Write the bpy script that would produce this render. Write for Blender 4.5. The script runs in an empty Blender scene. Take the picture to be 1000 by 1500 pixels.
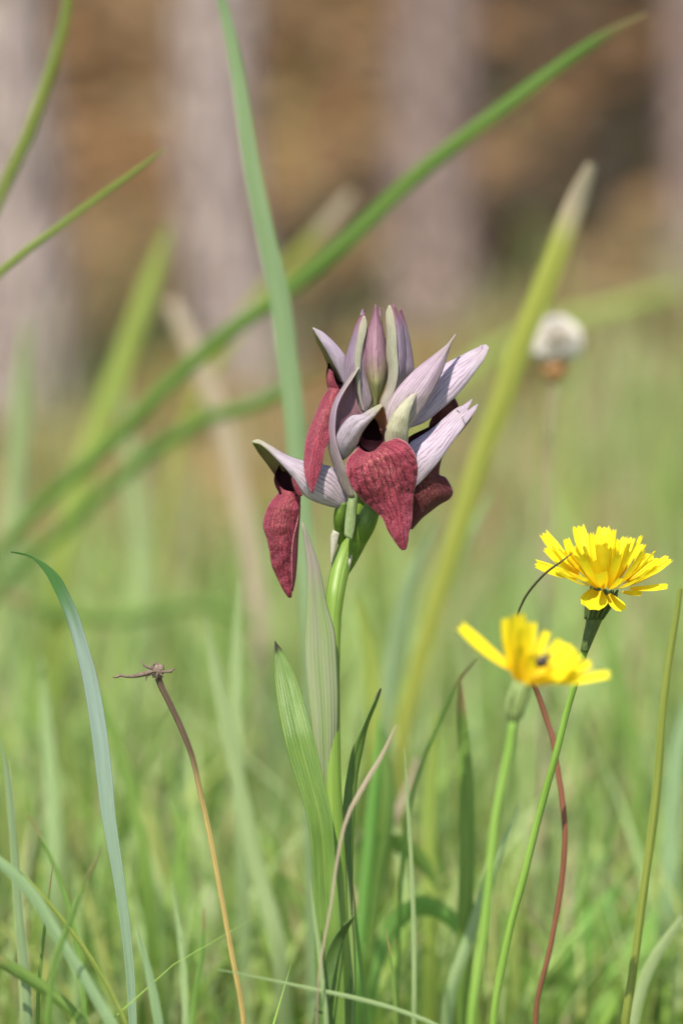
import bpy, math, random
import numpy as np
from mathutils import Vector, noise
random.seed(11)
rng = np.random.default_rng(5)
R = math.radians
scene = bpy.context.scene
C = scene.collection

# ------------------------------------------------------------------ camera
PITCH = R(8.0)
FWD = Vector((0, math.cos(PITCH), -math.sin(PITCH)))
UP = Vector((0, math.sin(PITCH), math.cos(PITCH)))
RT = Vector((1, 0, 0))
CENTRE = Vector((0, 0, 0.25))
CAM = CENTRE - FWD * 1.0
cd = bpy.data.cameras.new('camera')
cam = bpy.data.objects.new('camera', cd)
C.objects.link(cam)
cam.location = CAM
cam.rotation_euler = (R(90) - PITCH, 0, 0)
cd.sensor_fit = 'VERTICAL'
cd.sensor_height = 36.0
cd.lens = 120.0
cd.clip_start = 0.02
cd.clip_end = 500
cd.dof.use_dof = True
cd.dof.focus_distance = 0.993
cd.dof.aperture_fstop = 5.0
cd.dof.aperture_blades = 9
scene.camera = cam

# ------------------------------------------------------------------ world, sun, exposure
SUN_DIR = Vector((-0.16, -0.47, 0.87)).normalized()          # towards the sun
w = bpy.data.worlds.new('World')
scene.world = w
w.use_nodes = True
nt = w.node_tree
sky = nt.nodes.new('ShaderNodeTexSky')
sky.sky_type = 'NISHITA'
sky.sun_disc = False
sky.sun_elevation = math.asin(SUN_DIR.z)
sky.sun_rotation = math.atan2(SUN_DIR.x, SUN_DIR.y)
sky.ozone_density = 1.0
bg = nt.nodes['Background']
bg.inputs['Strength'].default_value = 0.12
nt.links.new(sky.outputs[0], bg.inputs[0])
sd = bpy.data.lights.new('sun', 'SUN')
sd.energy = 4.2
sd.angle = R(0.53)
sd.color = (1.0, 0.955, 0.88)
so = bpy.data.objects.new('sun', sd)
C.objects.link(so)
so.rotation_euler = SUN_DIR.to_track_quat('Z', 'Y').to_euler()
so.location = SUN_DIR * 10
scene.view_settings.view_transform = 'Standard'
scene.view_settings.look = 'None'
scene.view_settings.gamma = 1.0
scene.view_settings.exposure = 0.85
scene.cycles.use_denoising = True
scene.cycles.max_bounces = 8
scene.cycles.transparent_max_bounces = 4

# ------------------------------------------------------------------ helpers
def at(px, py, D=1.0):
    """a point of the place: px, py of the 1000 x 1500 photograph, D metres along the view axis"""
    s = 0.0002 * D
    return CAM + FWD * D + RT * ((px - 500) * s) + UP * ((750 - py) * s)

def mm(px, py, d):          # d = millimetres behind the focus plane
    return at(px, py, 1.0 + d * 0.001)

def resample(pts, n):
    """Catmull-Rom through pts (tuples of any length), n points evenly spaced"""
    P = [np.array(p, float) for p in pts]
    if len(P) == 1:
        return np.array([P[0]] * n)
    t = [0.0]
    for a, b in zip(P[:-1], P[1:]):
        t.append(t[-1] + max(np.linalg.norm(b - a), 1e-9))
    t = np.array(t) / t[-1]
    E = [2 * P[0] - P[1]] + P + [2 * P[-1] - P[-2]]
    out = []
    for s in np.linspace(0, 1, n):
        i = min(max(int(np.searchsorted(t, s) - 1), 0), len(P) - 2)
        u = (s - t[i]) / (t[i + 1] - t[i])
        p0, p1, p2, p3 = E[i:i + 4]
        h = t[i + 1] - t[i]
        m1 = (p2 - p0) / ((t[i + 1] - t[i - 1]) if i > 0 else 2 * h) * h
        m2 = (p3 - p1) / ((t[i + 2] - t[i]) if i + 2 < len(t) else 2 * h) * h
        out.append((2 * u**3 - 3 * u**2 + 1) * p1 + (u**3 - 2 * u**2 + u) * m1 + (-2 * u**3 + 3 * u**2) * p2 + (u**3 - u**2) * m2)
    return np.array(out)

def keys(k, n):
    k = [k] if not isinstance(k, (list, tuple)) else list(k)
    if len(k) == 1:
        return np.full(n, float(k[0]))
    return np.interp(np.linspace(0, 1, n), np.linspace(0, 1, len(k)), k)

def link(name, me, mat, parent=None, smooth=True, origin=None):
    if smooth and me.polygons:
        me.polygons.foreach_set('use_smooth', [True] * len(me.polygons))
    o = bpy.data.objects.new(name, me)
    if mat:
        me.materials.append(mat)
    C.objects.link(o)
    if parent is not None:
        o.parent = parent
        o.matrix_parent_inverse = parent.matrix_world.inverted()
    return o

def tag(o, label, cat, group=None):
    o['label'] = label
    o['category'] = cat
    if group:
        o['group'] = group
    return o

def thing(name, label, cat, loc, group=None):
    o = bpy.data.objects.new(name, None)
    o.empty_display_size = 0.01
    C.objects.link(o)
    o.location = loc
    bpy.context.view_layer.update()
    return tag(o, label, cat, group)

def grid_mesh(name, V, F, UV=None):
    me = bpy.data.meshes.new(name)
    me.from_pydata([tuple(v) for v in V], [], F)
    if UV is not None:
        lay = me.uv_layers.new(name='UVMap')
        vi = np.empty(len(me.loops), dtype=np.int32)
        me.loops.foreach_get('vertex_index', vi)
        lay.data.foreach_set('uv', np.array(UV, dtype=np.float32)[vi].ravel())
    me.update()
    return me

def strip_faces(nv, nu):
    F = []
    for j in range(nv - 1):
        for i in range(nu - 1):
            a = j * nu + i
            F.append((a, a + 1, a + nu + 1, a + nu))
    return F

def petal(name, Lp, Rp, mat, parent, dl=0.0, dr=0.0, b=0.0, nu=15, nv=36, wr=0.0, wf=260.0, edge=0.0, thick=0.35, crease=0.0, sag=0.0):
    """a curved sheet between its two edges; dl, dr = depth of the edges in mm along their length (from the tip),
    b = how far its middle swells towards the viewer (mm), wr = wrinkles (mm), edge = wavy rim (mm), crease = keel along the middle (mm)"""
    Lq, Rq = resample(Lp, nv), resample(Rp, nv)
    DL, DR, B = keys(dl, nv), keys(dr, nv), keys(b, nv)
    V, UV = [], []
    seed = random.random() * 50
    for j in range(nv):
        l, r = mm(Lq[j][0], Lq[j][1], DL[j]), mm(Rq[j][0], Rq[j][1], DR[j])
        for i in range(nu):
            u = i / (nu - 1)
            p = l.lerp(r, u)
            off = B[j] * 4 * u * (1 - u)
            if crease:
                off += crease * max(0, 1 - abs(u - 0.5) * 5) * math.sin(math.pi * min(1, 0.1 + j / (nv - 1)))
            if wr:
                q = Vector((p.x * wf + seed, p.z * wf * 0.75, seed))
                off += wr * (noise.noise(q) * 1.0 + 0.55 * noise.noise(q * 2.1) + 0.2 * noise.noise(q * 4.3))
            if edge:
                e = (abs(u - 0.5) * 2) ** 3
                off += edge * e * noise.noise(Vector((j / (nv - 1) * 9, seed + (5 if u > 0.5 else 0), 0)))
            q = p - FWD * (off * 0.001)
            if sag:      # hollow upper rim
                q -= UP * (sag * 0.0002 * max(0, 1 - j / (nv - 1) / 0.22) * (4 * u * (1 - u)) ** 0.8)
            V.append(q)
            UV.append((u, j / (nv - 1)))
    me = grid_mesh(name, V, strip_faces(nv, nu), UV)
    o = link(name, me, mat, parent)
    if thick:
        m = o.modifiers.new('thickness', 'SOLIDIFY')
        m.thickness = thick * 0.001
        m.offset = 0
    return o

def tube_mesh(name, pts, rad, ns=10, n=None, cap=True):
    n = n or max(8, len(pts) * 4)
    if isinstance(rad, (list, tuple)) and len(rad) == len(pts):
        P = resample([(*p, r) for p, r in zip(pts, rad)], n)
        Rr = np.maximum(P[:, 3], 0.00005)
        P = P[:, :3]
    else:
        P = resample([tuple(p) for p in pts], n)
        Rr = keys(rad, n)
    V, UV, F = [], [], []
    prev = None
    for j in range(n):
        t = P[min(j + 1, n - 1)] - P[max(j - 1, 0)]
        t = Vector(t).normalized()
        a = Vector((0, -1, 0)) if prev is None else prev
        a = a - t * a.dot(t)
        if a.length < 1e-6:
            a = Vector((1, 0, 0)) - t * t.x
        a.normalize()
        prev = a
        c = t.cross(a)
        for i in range(ns):
            ph = 2 * math.pi * i / ns
            V.append(Vector(P[j]) + (a * math.cos(ph) + c * math.sin(ph)) * Rr[j])
            UV.append((i / ns, j / (n - 1)))
    for j in range(n - 1):
        for i in range(ns):
            k = (i + 1) % ns
            F.append((j * ns + i, j * ns + k, (j + 1) * ns + k, (j + 1) * ns + i))
    if cap:
        F.append(tuple(range(ns - 1, -1, -1)))
        F.append(tuple((n - 1) * ns + i for i in range(ns)))
    return grid_mesh(name, V, F, UV)

def tube(name, pts, rad, mat, parent=None, ns=10, n=None):
    return link(name, tube_mesh(name, pts, rad, ns, n), mat, parent)

def blade_mesh(name, pts, wid, turn=0.0, keel=0.18, n=None, ground=True):
    """grass leaf along pts (px, py, D) from the tip down, width in px, turned about its length by 'turn' degrees"""
    pts = [tuple(p) for p in pts]
    W = [at(*p) for p in pts]
    if ground:
        e, f = W[-1], W[-2]
        d = (e - f).normalized()
        x, y = e.x + d.x * max(e.z, 0) * 0.35, e.y + 0.01
        if e.z > 0.0:
            W.append(Vector(((e.x * 2 + x) / 3, y, e.z * 0.45)))
            W.append(Vector((x, y, -0.006)))
    n = n or max(16, len(W) * 4)
    Dm = np.mean([p[2] for p in pts])
    ww = list(keys(wid, len(pts))) if len(wid) != len(pts) else list(wid)
    ww += [ww[-1]] * (len(W) - len(ww))
    P = resample([(*p, q * 0.0002 * Dm) for p, q in zip(W, ww)], n)
    Wd = np.maximum(P[:, 3], 0.0001)
    P = P[:, :3]
    T = keys(turn, n)
    V, UV = [], []
    for j in range(n):
        t = Vector(P[min(j + 1, n - 1)] - P[max(j - 1, 0)]).normalized()
        c = t.cross(FWD)
        c = c.normalized() if c.length > 1e-5 else RT.copy()
        nn = c.cross(t).normalized()
        a = R(T[j])
        c, nn = c * math.cos(a) + nn * math.sin(a), nn * math.cos(a) - c * math.sin(a)
        for i in range(5):
            u = i / 4
            V.append(Vector(P[j]) + c * Wd[j] * (u - 0.5) + nn * Wd[j] * keel * abs(u - 0.5) * 2)
            UV.append((u, j / (n - 1)))
    return grid_mesh(name, V, strip_faces(n, 5), UV)

def blade(name, pts, wid, mat, parent=None, turn=0.0, keel=0.18, ground=True):
    return link(name, blade_mesh(name, pts, wid, turn, keel, ground=ground), mat, parent)

# ------------------------------------------------------------------ materials
class N:
    def __init__(self, name):
        self.m = bpy.data.materials.new(name)
        self.m.use_nodes = True
        self.t = self.m.node_tree
        self.p = self.t.nodes['Principled BSDF']
        self.out = self.t.nodes['Material Output']
    def n(self, typ, **kw):
        x = self.t.nodes.new('ShaderNode' + typ)
        for k, v in kw.items():
            setattr(x, k, v)
        return x
    def l(self, a, b):
        self.t.links.new(a, b)
    def val(self, x, i):
        pass
    def math(self, op, a, b=None, c=None, clamp=False):
        x = self.n('Math', operation=op, use_clamp=clamp)
        for i, v in enumerate((a, b, c)):
            if v is None:
                continue
            if isinstance(v, (int, float)):
                x.inputs[i].default_value = v
            else:
                self.l(v, x.inputs[i])
        return x.outputs[0]
    def mix(self, f, a, b, blend='MIX'):
        x = self.n('Mix', data_type='RGBA', blend_type=blend)
        for i, v in ((0, f), (6, a), (7, b)):
            if isinstance(v, (int, float)):
                x.inputs[i].default_value = v
            elif isinstance(v, (tuple, list)):
                x.inputs[i].default_value = (*v[:3], 1)
            else:
                self.l(v, x.inputs[i])
        return x.outputs[2]
    def noise(self, vec, scale, detail=2, rough=0.5, dist=0.0):
        x = self.n('TexNoise')
        x.inputs['Scale'].default_value = scale
        x.inputs['Detail'].default_value = detail
        x.inputs['Roughness'].default_value = rough
        x.inputs['Distortion'].default_value = dist
        self.l(vec, x.inputs['Vector'])
        return x.outputs['Fac']
    def ramp(self, f, *stops):
        x = self.n('ValToRGB')
        e = x.color_ramp.elements
        while len(e) < len(stops):
            e.new(0.5)
        for s, (p, c) in zip(e, stops):
            s.position = p
            s.color = (*c, 1) if isinstance(c, (tuple, list)) else (c, c, c, 1)
        self.l(f, x.inputs[0])
        return x.outputs[0]
    def smooth(self, f, a, b):
        x = self.n('MapRange', interpolation_type='SMOOTHSTEP')
        x.inputs[1].default_value = a
        x.inputs[2].default_value = b
        self.l(f, x.inputs[0])
        return x.outputs[0]
    def bump(self, h, strength, dist):
        x = self.n('Bump')
        x.inputs['Strength'].default_value = strength
        x.inputs['Distance'].default_value = dist
        self.l(h, x.inputs['Height'])
        self.l(x.outputs[0], self.p.inputs['Normal'])
        return x.outputs[0]
    def uv(self):
        x = self.n('UVMap')
        s = self.n('SeparateXYZ')
        self.l(x.outputs[0], s.inputs[0])
        return x.outputs[0], s.outputs[0], s.outputs[1]
    def scaled(self, vec, s):
        x = self.n('Mapping')
        x.inputs['Scale'].default_value = s
        self.l(vec, x.inputs['Vector'])
        return x.outputs[0]
    def obj(self):
        return self.n('TexCoord').outputs['Object']
    def rand(self):
        return self.n('ObjectInfo').outputs['Random']
    def finish(self, col, rough=0.5, spec=0.4, trans=0.0, tcol=None, nrm=None):
        if isinstance(col, (tuple, list)):
            self.p.inputs['Base Color'].default_value = (*col, 1)
        else:
            self.l(col, self.p.inputs['Base Color'])
        self.p.inputs['Roughness'].default_value = rough
        self.p.inputs['Specular IOR Level'].default_value = spec
        if trans:
            tr = self.n('BsdfTranslucent')
            c = tcol if tcol is not None else col
            if isinstance(c, (tuple, list)):
                tr.inputs[0].default_value = (*c, 1)
            else:
                self.l(c, tr.inputs[0])
            mx = self.n('MixShader')
            mx.inputs[0].default_value = trans
            self.l(self.p.outputs[0], mx.inputs[1])
            self.l(tr.outputs[0], mx.inputs[2])
            self.l(mx.outputs[0], self.out.inputs[0])
        return self.m

def sepal_mat(name, tip, mid, base, vein, nveins=7, b0=0.45, b1=0.95, vs=0.7, trans=0.22, rough=0.42, vw=0.80):
    """veined petal: colour runs from the tip (v=0) over mid to base (v=1), thin darker veins along its length"""
    k = N(name)
    vec, u, v = k.uv()
    nz = k.noise(k.scaled(vec, (6, 3, 1)), 1.0, 3)
    vv = k.math('ADD', v, k.math('MULTIPLY', k.math('SUBTRACT', nz, 0.5), 0.25))
    c = k.mix(k.smooth(vv, 0.02, 0.32), tip, mid)
    c = k.mix(k.smooth(vv, b0, b1), c, base)
    blot = k.noise(k.scaled(vec, (14, 10, 1)), 1.0, 4, 0.6)
    c = k.mix(k.math('MULTIPLY', k.smooth(blot, 0.42, 0.75), 0.35), c, vein)
    # veins: they meet at tip and base because u is spread along the edges
    wob = k.noise(k.scaled(vec, (3, 7, 1)), 1.0, 2)
    ph = k.math('ADD', k.math('MULTIPLY', u, math.pi * nveins), k.math('MULTIPLY', k.math('SUBTRACT', wob, 0.5), 4.0))
    s = k.math('ABSOLUTE', k.math('SINE', ph))
    line = k.smooth(s, vw + 0.12, 0.995)
    brk = k.smooth(k.noise(k.scaled(vec, (9, 3, 1)), 1.3, 2), 0.36, 0.62)
    c = k.mix(k.math('MULTIPLY', k.math('MULTIPLY', line, brk), vs), c, vein)
    fib = k.noise(k.scaled(vec, (90, 6, 1)), 1.0, 3, 0.6)
    c = k.mix(k.math('MULTIPLY', k.smooth(fib, 0.5, 0.8), 0.32), c, vein)
    gran = k.noise(k.obj(), 2600, 2, 0.6)
    k.bump(k.math('ADD', k.math('ADD', k.math('MULTIPLY', line, -0.6), k.math('MULTIPLY', fib, 0.8)), k.math('MULTIPLY', gran, 0.5)), 0.55, 0.0005)
    return k.finish(c, rough, 0.45, trans)

LILAC = (0.52, 0.40, 0.50)
PALE = (0.55, 0.45, 0.51)
VEIN = (0.17, 0.07, 0.15)
SAGE = (0.42, 0.43, 0.24)
M = {}
M['bract'] = sepal_mat('lilac bract', (0.42, 0.36, 0.28), (0.43, 0.32, 0.36), (0.44, 0.37, 0.31), VEIN, 11, vs=0.85)
M['sepal'] = sepal_mat('pale lilac sepal', (0.50, 0.42, 0.42), PALE, (0.52, 0.43, 0.48), (0.22, 0.10, 0.19), 8, vs=0.85)
M['sepal_green'] = sepal_mat('lilac green sepal', (0.44, 0.43, 0.25), (0.52, 0.44, 0.46), (0.54, 0.45, 0.49), VEIN, 9, vs=0.85)
M['cream'] = sepal_mat('cream green bract', (0.52, 0.44, 0.36), (0.47, 0.45, 0.28), (0.48, 0.44, 0.30), (0.22, 0.16, 0.13), 7, vs=0.55)
M['bud'] = sepal_mat('bud scale', (0.27, 0.12, 0.16), (0.38, 0.21, 0.25), (0.33, 0.34, 0.10), (0.19, 0.06, 0.12), 4, 0.42, 0.85, vs=0.65)
M['budviolet'] = sepal_mat('violet bud scale', (0.28, 0.10, 0.14), (0.32, 0.24, 0.29), (0.40, 0.33, 0.33), VEIN, 9, vs=0.8)
M['budgreen'] = sepal_mat('green bud scale', (0.46, 0.43, 0.28), (0.36, 0.36, 0.23), (0.44, 0.38, 0.30), (0.24, 0.15, 0.17), 7, vs=0.75)
M['inside'] = sepal_mat('bract inside', (0.42, 0.27, 0.26), (0.36, 0.19, 0.20), (0.28, 0.14, 0.15), VEIN, 11, vs=0.8, trans=0.35)
M['inner_olive'] = sepal_mat('olive sepal inside', (0.30, 0.33, 0.08), (0.28, 0.22, 0.09), (0.20, 0.10, 0.06), (0.14, 0.09, 0.03), 5, vs=0.5, trans=0.35)  # olive brown carries the shade inside the hood in its colour
M['inner_orange'] = sepal_mat('russet sepal inside', (0.40, 0.22, 0.11), (0.36, 0.15, 0.08), (0.20, 0.05, 0.04), (0.18, 0.05, 0.03), 5, vs=0.4, trans=0.35)

def lip_mat(name, base, dark, light, sheen):
    k = N(name)
    vec, u, v = k.uv()
    wob = k.noise(k.scaled(vec, (5, 5, 1)), 1.0, 3)
    # branching dark veins: two voronoi nets stretched along the lip
    warp = k.n('VectorMath', operation='ADD')
    cn = k.n('TexNoise')
    cn.inputs['Scale'].default_value = 4.0
    k.l(vec, cn.inputs['Vector'])
    sc = k.n('VectorMath', operation='SCALE')
    k.l(cn.outputs['Color'], sc.inputs[0])
    sc.inputs['Scale'].default_value = 0.28
    k.l(vec, warp.inputs[0])
    k.l(sc.outputs[0], warp.inputs[1])
    def net(sx, sy, a, b):
        x = k.n('TexVoronoi', feature='DISTANCE_TO_EDGE')
        x.inputs['Scale'].default_value = 1.0
        k.l(k.scaled(warp.outputs[0], (sx, sy, 1)), x.inputs['Vector'])
        return k.smooth(x.outputs['Distance'], a, b), x.outputs['Distance']
    tt = k.math('DIVIDE', k.math('SUBTRACT', u, 0.5), k.math('ADD', 0.42, k.math('MULTIPLY', v, 0.75)))
    ph = k.math('ADD', k.math('MULTIPLY', tt, math.pi * 7), k.math('MULTIPLY', k.math('SUBTRACT', k.noise(k.scaled(vec, (3, 4, 1)), 1.0, 2, 0.5), 0.5), 6.0))
    sv = k.math('ABSOLUTE', k.math('SINE', ph))
    gate = k.smooth(k.noise(k.scaled(vec, (6, 5, 1)), 1.4, 3), 0.28, 0.48)
    n1 = k.math('SUBTRACT', 1.0, k.math('MULTIPLY', k.math('SUBTRACT', 1.0, k.smooth(sv, 0.03, 0.42)), gate))
    n2, h2 = net(17, 17, 0.0, 0.25)
    grain = k.noise(k.obj(), 2300, 3, 0.75)
    big = k.noise(k.scaled(vec, (4, 3, 1)), 1.0, 3)
    c = k.mix(k.smooth(big, 0.3, 0.7), base, light)
    c = k.mix(k.math('MULTIPLY', k.math('SUBTRACT', 1.0, n2), 0.28), c, dark)
    c = k.mix(k.math('MULTIPLY', k.math('SUBTRACT', 1.0, n1), 0.85), c, dark)
    c = k.mix(k.math('MULTIPLY', k.smooth(grain, 0.5, 0.72), 0.55), c, sheen)
    # pale hairs: short streaks on the upper middle of the lip
    du = k.math('ABSOLUTE', k.math('SUBTRACT', u, 0.48))
    area = k.math('MULTIPLY', k.math('SUBTRACT', 1.0, k.smooth(du, 0.06, 0.36)), k.math('SUBTRACT', 1.0, k.smooth(v, 0.25, 0.65)))
    st = k.noise(k.scaled(vec, (75, 16, 1)), 1.0, 2, 0.6, 0.6)
    c = k.mix(k.math('MULTIPLY', k.math('MULTIPLY', k.smooth(st, 0.50, 0.68), area), 0.75), c, (0.62, 0.22, 0.17))
    rim = k.smooth(k.math('ABSOLUTE', k.math('SUBTRACT', u, 0.5)), 0.475, 0.495)
    c = k.mix(k.math('MULTIPLY', rim, 0.6), c, (0.50, 0.22, 0.24))
    h = k.math('ADD', k.math('MULTIPLY', n1, 0.75), k.math('ADD', k.math('MULTIPLY', n2, 0.25), k.math('MULTIPLY', grain, 0.8)))
    k.bump(h, 0.7, 0.0008)
    k.p.inputs['Sheen Weight'].default_value = 0.15
    k.p.inputs['Sheen Roughness'].default_value = 0.4
    k.p.inputs['Sheen Tint'].default_value = (0.9, 0.45, 0.55, 1)
    return k.finish(c, 0.55, 0.3, 0.10)

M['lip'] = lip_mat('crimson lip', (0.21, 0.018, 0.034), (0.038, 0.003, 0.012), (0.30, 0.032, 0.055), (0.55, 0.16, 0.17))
M['lip_shade'] = lip_mat('lip with painted shade', (0.085, 0.010, 0.010), (0.04, 0.004, 0.005), (0.11, 0.013, 0.013), (0.16, 0.02, 0.02))  # darkened copy of the lip colours, standing in for cast shade
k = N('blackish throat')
M['throat'] = k.finish(k.mix(k.noise(k.obj(), 600, 3), (0.006, 0.001, 0.002), (0.020, 0.002, 0.005)), 0.8, 0.1)  # throat's own dark purple, blackened further in place of the hood's shade

def green_mat(name, a, b, c2=None, nst=9, trans=0.3, rough=0.42, spec=0.45, tip=None, tipv=0.06, vary=0.0, blotch=None, ridge=0.5):
    """leaf or stalk with parallel ribs; a, b vary over it; tip = colour of a withered or painted-shade tip"""
    k = N(name)
    vec, u, v = k.uv()
    nz = k.noise(k.scaled(vec, (3, 9, 1)), 1.0, 3)
    c = k.mix(k.smooth(nz, 0.3, 0.7), a, b)
    if c2:
        c = k.mix(k.smooth(v, 0.25, 0.8), c, c2)
    rib = k.math('ABSOLUTE', k.math('SINE', k.math('MULTIPLY', u, math.pi * nst)))
    fib = k.noise(k.scaled(vec, (60, 5, 1)), 1.0, 2)
    c = k.mix(k.math('MULTIPLY', k.smooth(rib, 0.75, 1.0), 0.16), c, tuple(x * 0.55 for x in a))
    c = k.mix(k.math('MULTIPLY', k.smooth(fib, 0.5, 0.8), 0.2), c, tuple(min(1, x * 1.25) for x in b))
    if blotch:
        sp = k.noise(k.scaled(vec, (16, 40, 1)), 1.0, 2)
        c = k.mix(k.smooth(sp, 0.66, 0.72), c, blotch)
    if vary:
        h = k.n('HueSaturation')
        k.l(k.math('ADD', 0.5 - vary * 0.12, k.math('MULTIPLY', k.rand(), vary * 0.24)), h.inputs['Hue'])
        k.l(k.math('ADD', 1 - vary, k.math('MULTIPLY', k.rand(), vary * 2)), h.inputs['Value'])
        k.l(c, h.inputs['Color'])
        c = h.outputs[0]
    if tip:
        vv = k.math('ADD', v, k.math('MULTIPLY', k.math('SUBTRACT', nz, 0.5), 0.06))
        c = k.mix(k.math('SUBTRACT', 1.0, k.smooth(vv, tipv * 0.6, tipv * 1.4)), c, tip)
    k.bump(k.math('ADD', k.math('MULTIPLY', rib, 0.6), fib), ridge, 0.0004)
    return k.finish(c, rough, spec, trans)

M['stem'] = green_mat('orchid stem', (0.15, 0.25, 0.025), (0.20, 0.30, 0.04), nst=7, trans=0.12)
M['ovary'] = green_mat('ovary', (0.10, 0.19, 0.02), (0.17, 0.27, 0.035), nst=5, trans=0.2)
M['ovary_pale'] = green_mat('pale bract base', (0.24, 0.33, 0.12), (0.33, 0.40, 0.18), nst=5, trans=0.2)
M['papery'] = green_mat('papery bract', (0.50, 0.47, 0.33), (0.62, 0.58, 0.46), nst=5, trans=0.3)
M['sheath'] = green_mat('sheath leaf', (0.35, 0.37, 0.21), (0.30, 0.38, 0.14), (0.25, 0.37, 0.08), nst=9, trans=0.35, tip=(0.38, 0.33, 0.25), tipv=0.10)
M['leaf'] = green_mat('orchid leaf', (0.12, 0.22, 0.03), (0.18, 0.28, 0.045), nst=9, trans=0.35, tip=(0.05, 0.05, 0.02), tipv=0.02)
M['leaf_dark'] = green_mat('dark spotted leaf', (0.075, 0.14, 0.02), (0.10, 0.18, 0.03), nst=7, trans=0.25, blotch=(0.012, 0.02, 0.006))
M['grass_y'] = green_mat('yellow green grass', (0.26, 0.34, 0.055), (0.34, 0.40, 0.08), trans=0.35, vary=0.10)
M['grass_ytip'] = green_mat('yellow green grass with dry tip', (0.36, 0.38, 0.055), (0.42, 0.43, 0.09), trans=0.35, tip=(0.60, 0.47, 0.32), tipv=0.07)
M['grass_g'] = green_mat('mid green grass', (0.17, 0.30, 0.05), (0.24, 0.38, 0.08), trans=0.35, vary=0.10, tip=(0.35, 0.25, 0.10), tipv=0.05)
M['grass_b'] = green_mat('bluish green grass', (0.23, 0.33, 0.14), (0.29, 0.39, 0.19), trans=0.3, vary=0.08)
M['grass_p'] = green_mat('pale fine grass', (0.34, 0.45, 0.17), (0.42, 0.52, 0.24), trans=0.4, vary=0.10)
M['sheen_blade'] = green_mat('painted sheen grass', (0.20, 0.27, 0.20), (0.23, 0.30, 0.23), (0.20, 0.29, 0.16), nst=13, trans=0.15, rough=0.42, spec=0.45, tip=(0.04, 0.13, 0.014), tipv=0.15)  # blue-grey holds the sky's sheen, dark tip its shade, both painted as colour
M['straw'] = green_mat('pinkish straw', (0.40, 0.31, 0.20), (0.46, 0.37, 0.25), trans=0.25, rough=0.6)
M['broad'] = green_mat('broad leaf', (0.17, 0.33, 0.06), (0.24, 0.40, 0.09), nst=7, trans=0.3, vary=0.15)
M['hawk_stem'] = green_mat('hawkbit stalk', (0.19, 0.34, 0.04), (0.26, 0.41, 0.07), nst=7, trans=0.08, rough=0.5)
M['calyx'] = green_mat('dark involucre', (0.055, 0.085, 0.018), (0.10, 0.14, 0.03), nst=5, trans=0.08, rough=0.55)
M['calyx_pale'] = green_mat('pale involucre', (0.20, 0.29, 0.06), (0.36, 0.42, 0.16), nst=5, trans=0.15)
M['red_stalk'] = green_mat('red brown stalk', (0.26, 0.085, 0.045), (0.19, 0.075, 0.035), nst=5, trans=0.0, rough=0.5, blotch=(0.05, 0.03, 0.015))
M['thread'] = green_mat('dark thread', (0.07, 0.06, 0.025), (0.12, 0.10, 0.05), nst=3, trans=0.0)
M['dry_bract'] = green_mat('dry bract', (0.11, 0.07, 0.05), (0.26, 0.19, 0.13), nst=3, trans=0.1, rough=0.7, blotch=(0.03, 0.02, 0.02))

k = N('ochre dry stalk')
vec, u, v = k.uv()
nz = k.noise(k.scaled(vec, (8, 60, 1)), 1.0, 3)
c = k.mix(k.smooth(k.math('ADD', v, k.math('MULTIPLY', nz, 0.06)), 0.13, 0.27), (0.11, 0.070, 0.045), (0.55, 0.40, 0.13))
c = k.mix(k.math('MULTIPLY', k.smooth(k.noise(k.scaled(vec, (24, 9, 1)), 1.0, 3), 0.45, 0.7), 0.4), c, (0.26, 0.15, 0.05))
k.bump(k.noise(k.scaled(vec, (24, 12, 1)), 1.0, 3), 0.8, 0.0006)
M['dry_stalk'] = k.finish(c, 0.6, 0.3)

k = N('yellow floret')
vec, u, v = k.uv()
c = k.mix(k.smooth(k.math('ADD', v, k.math('MULTIPLY', k.noise(k.scaled(vec, (5, 3, 1)), 1.0, 2), 0.3)), 0.2, 0.9), (0.88, 0.60, 0.012), (0.92, 0.78, 0.02))
rib = k.math('ABSOLUTE', k.math('SINE', k.math('MULTIPLY', u, math.pi * 5)))
c = k.mix(k.math('MULTIPLY', k.smooth(rib, 0.85, 1.0), 0.35), c, (0.70, 0.42, 0.01))
h = k.n('HueSaturation')
k.l(k.math('ADD', 0.86, k.math('MULTIPLY', k.rand(), 0.2)), h.inputs['Value'])
k.l(c, h.inputs['Color'])
k.bump(rib, 0.4, 0.0004)
M['floret'] = k.finish(h.outputs[0], 0.55, 0.25, 0.42)
k = N('pappus')
M['pappus'] = k.finish(k.mix(k.noise(k.obj(), 900, 3), (0.84, 0.78, 0.68), (0.90, 0.86, 0.80)), 0.8, 0.2, 0.3)
k = N('tawny receptacle')
M['tawny'] = k.finish(k.mix(k.noise(k.obj(), 500, 3), (0.34, 0.17, 0.07), (0.45, 0.24, 0.10)), 0.7, 0.2)
k = N('dark insect')
M['insect'] = k.finish(k.mix(k.noise(k.obj(), 900, 2), (0.015, 0.010, 0.008), (0.05, 0.03, 0.02)), 0.35, 0.5)

k = N('grass stuff')
a = k.n('VertexColor', layer_name='Col')
M['grass_stuff'] = k.finish(a.outputs[0], 0.45, 0.4, 0.45)
k = N('dead leaves')
a = k.n('VertexColor', layer_name='Col')
M['litter'] = k.finish(a.outputs[0], 0.75, 0.2, 0.15)

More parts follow.
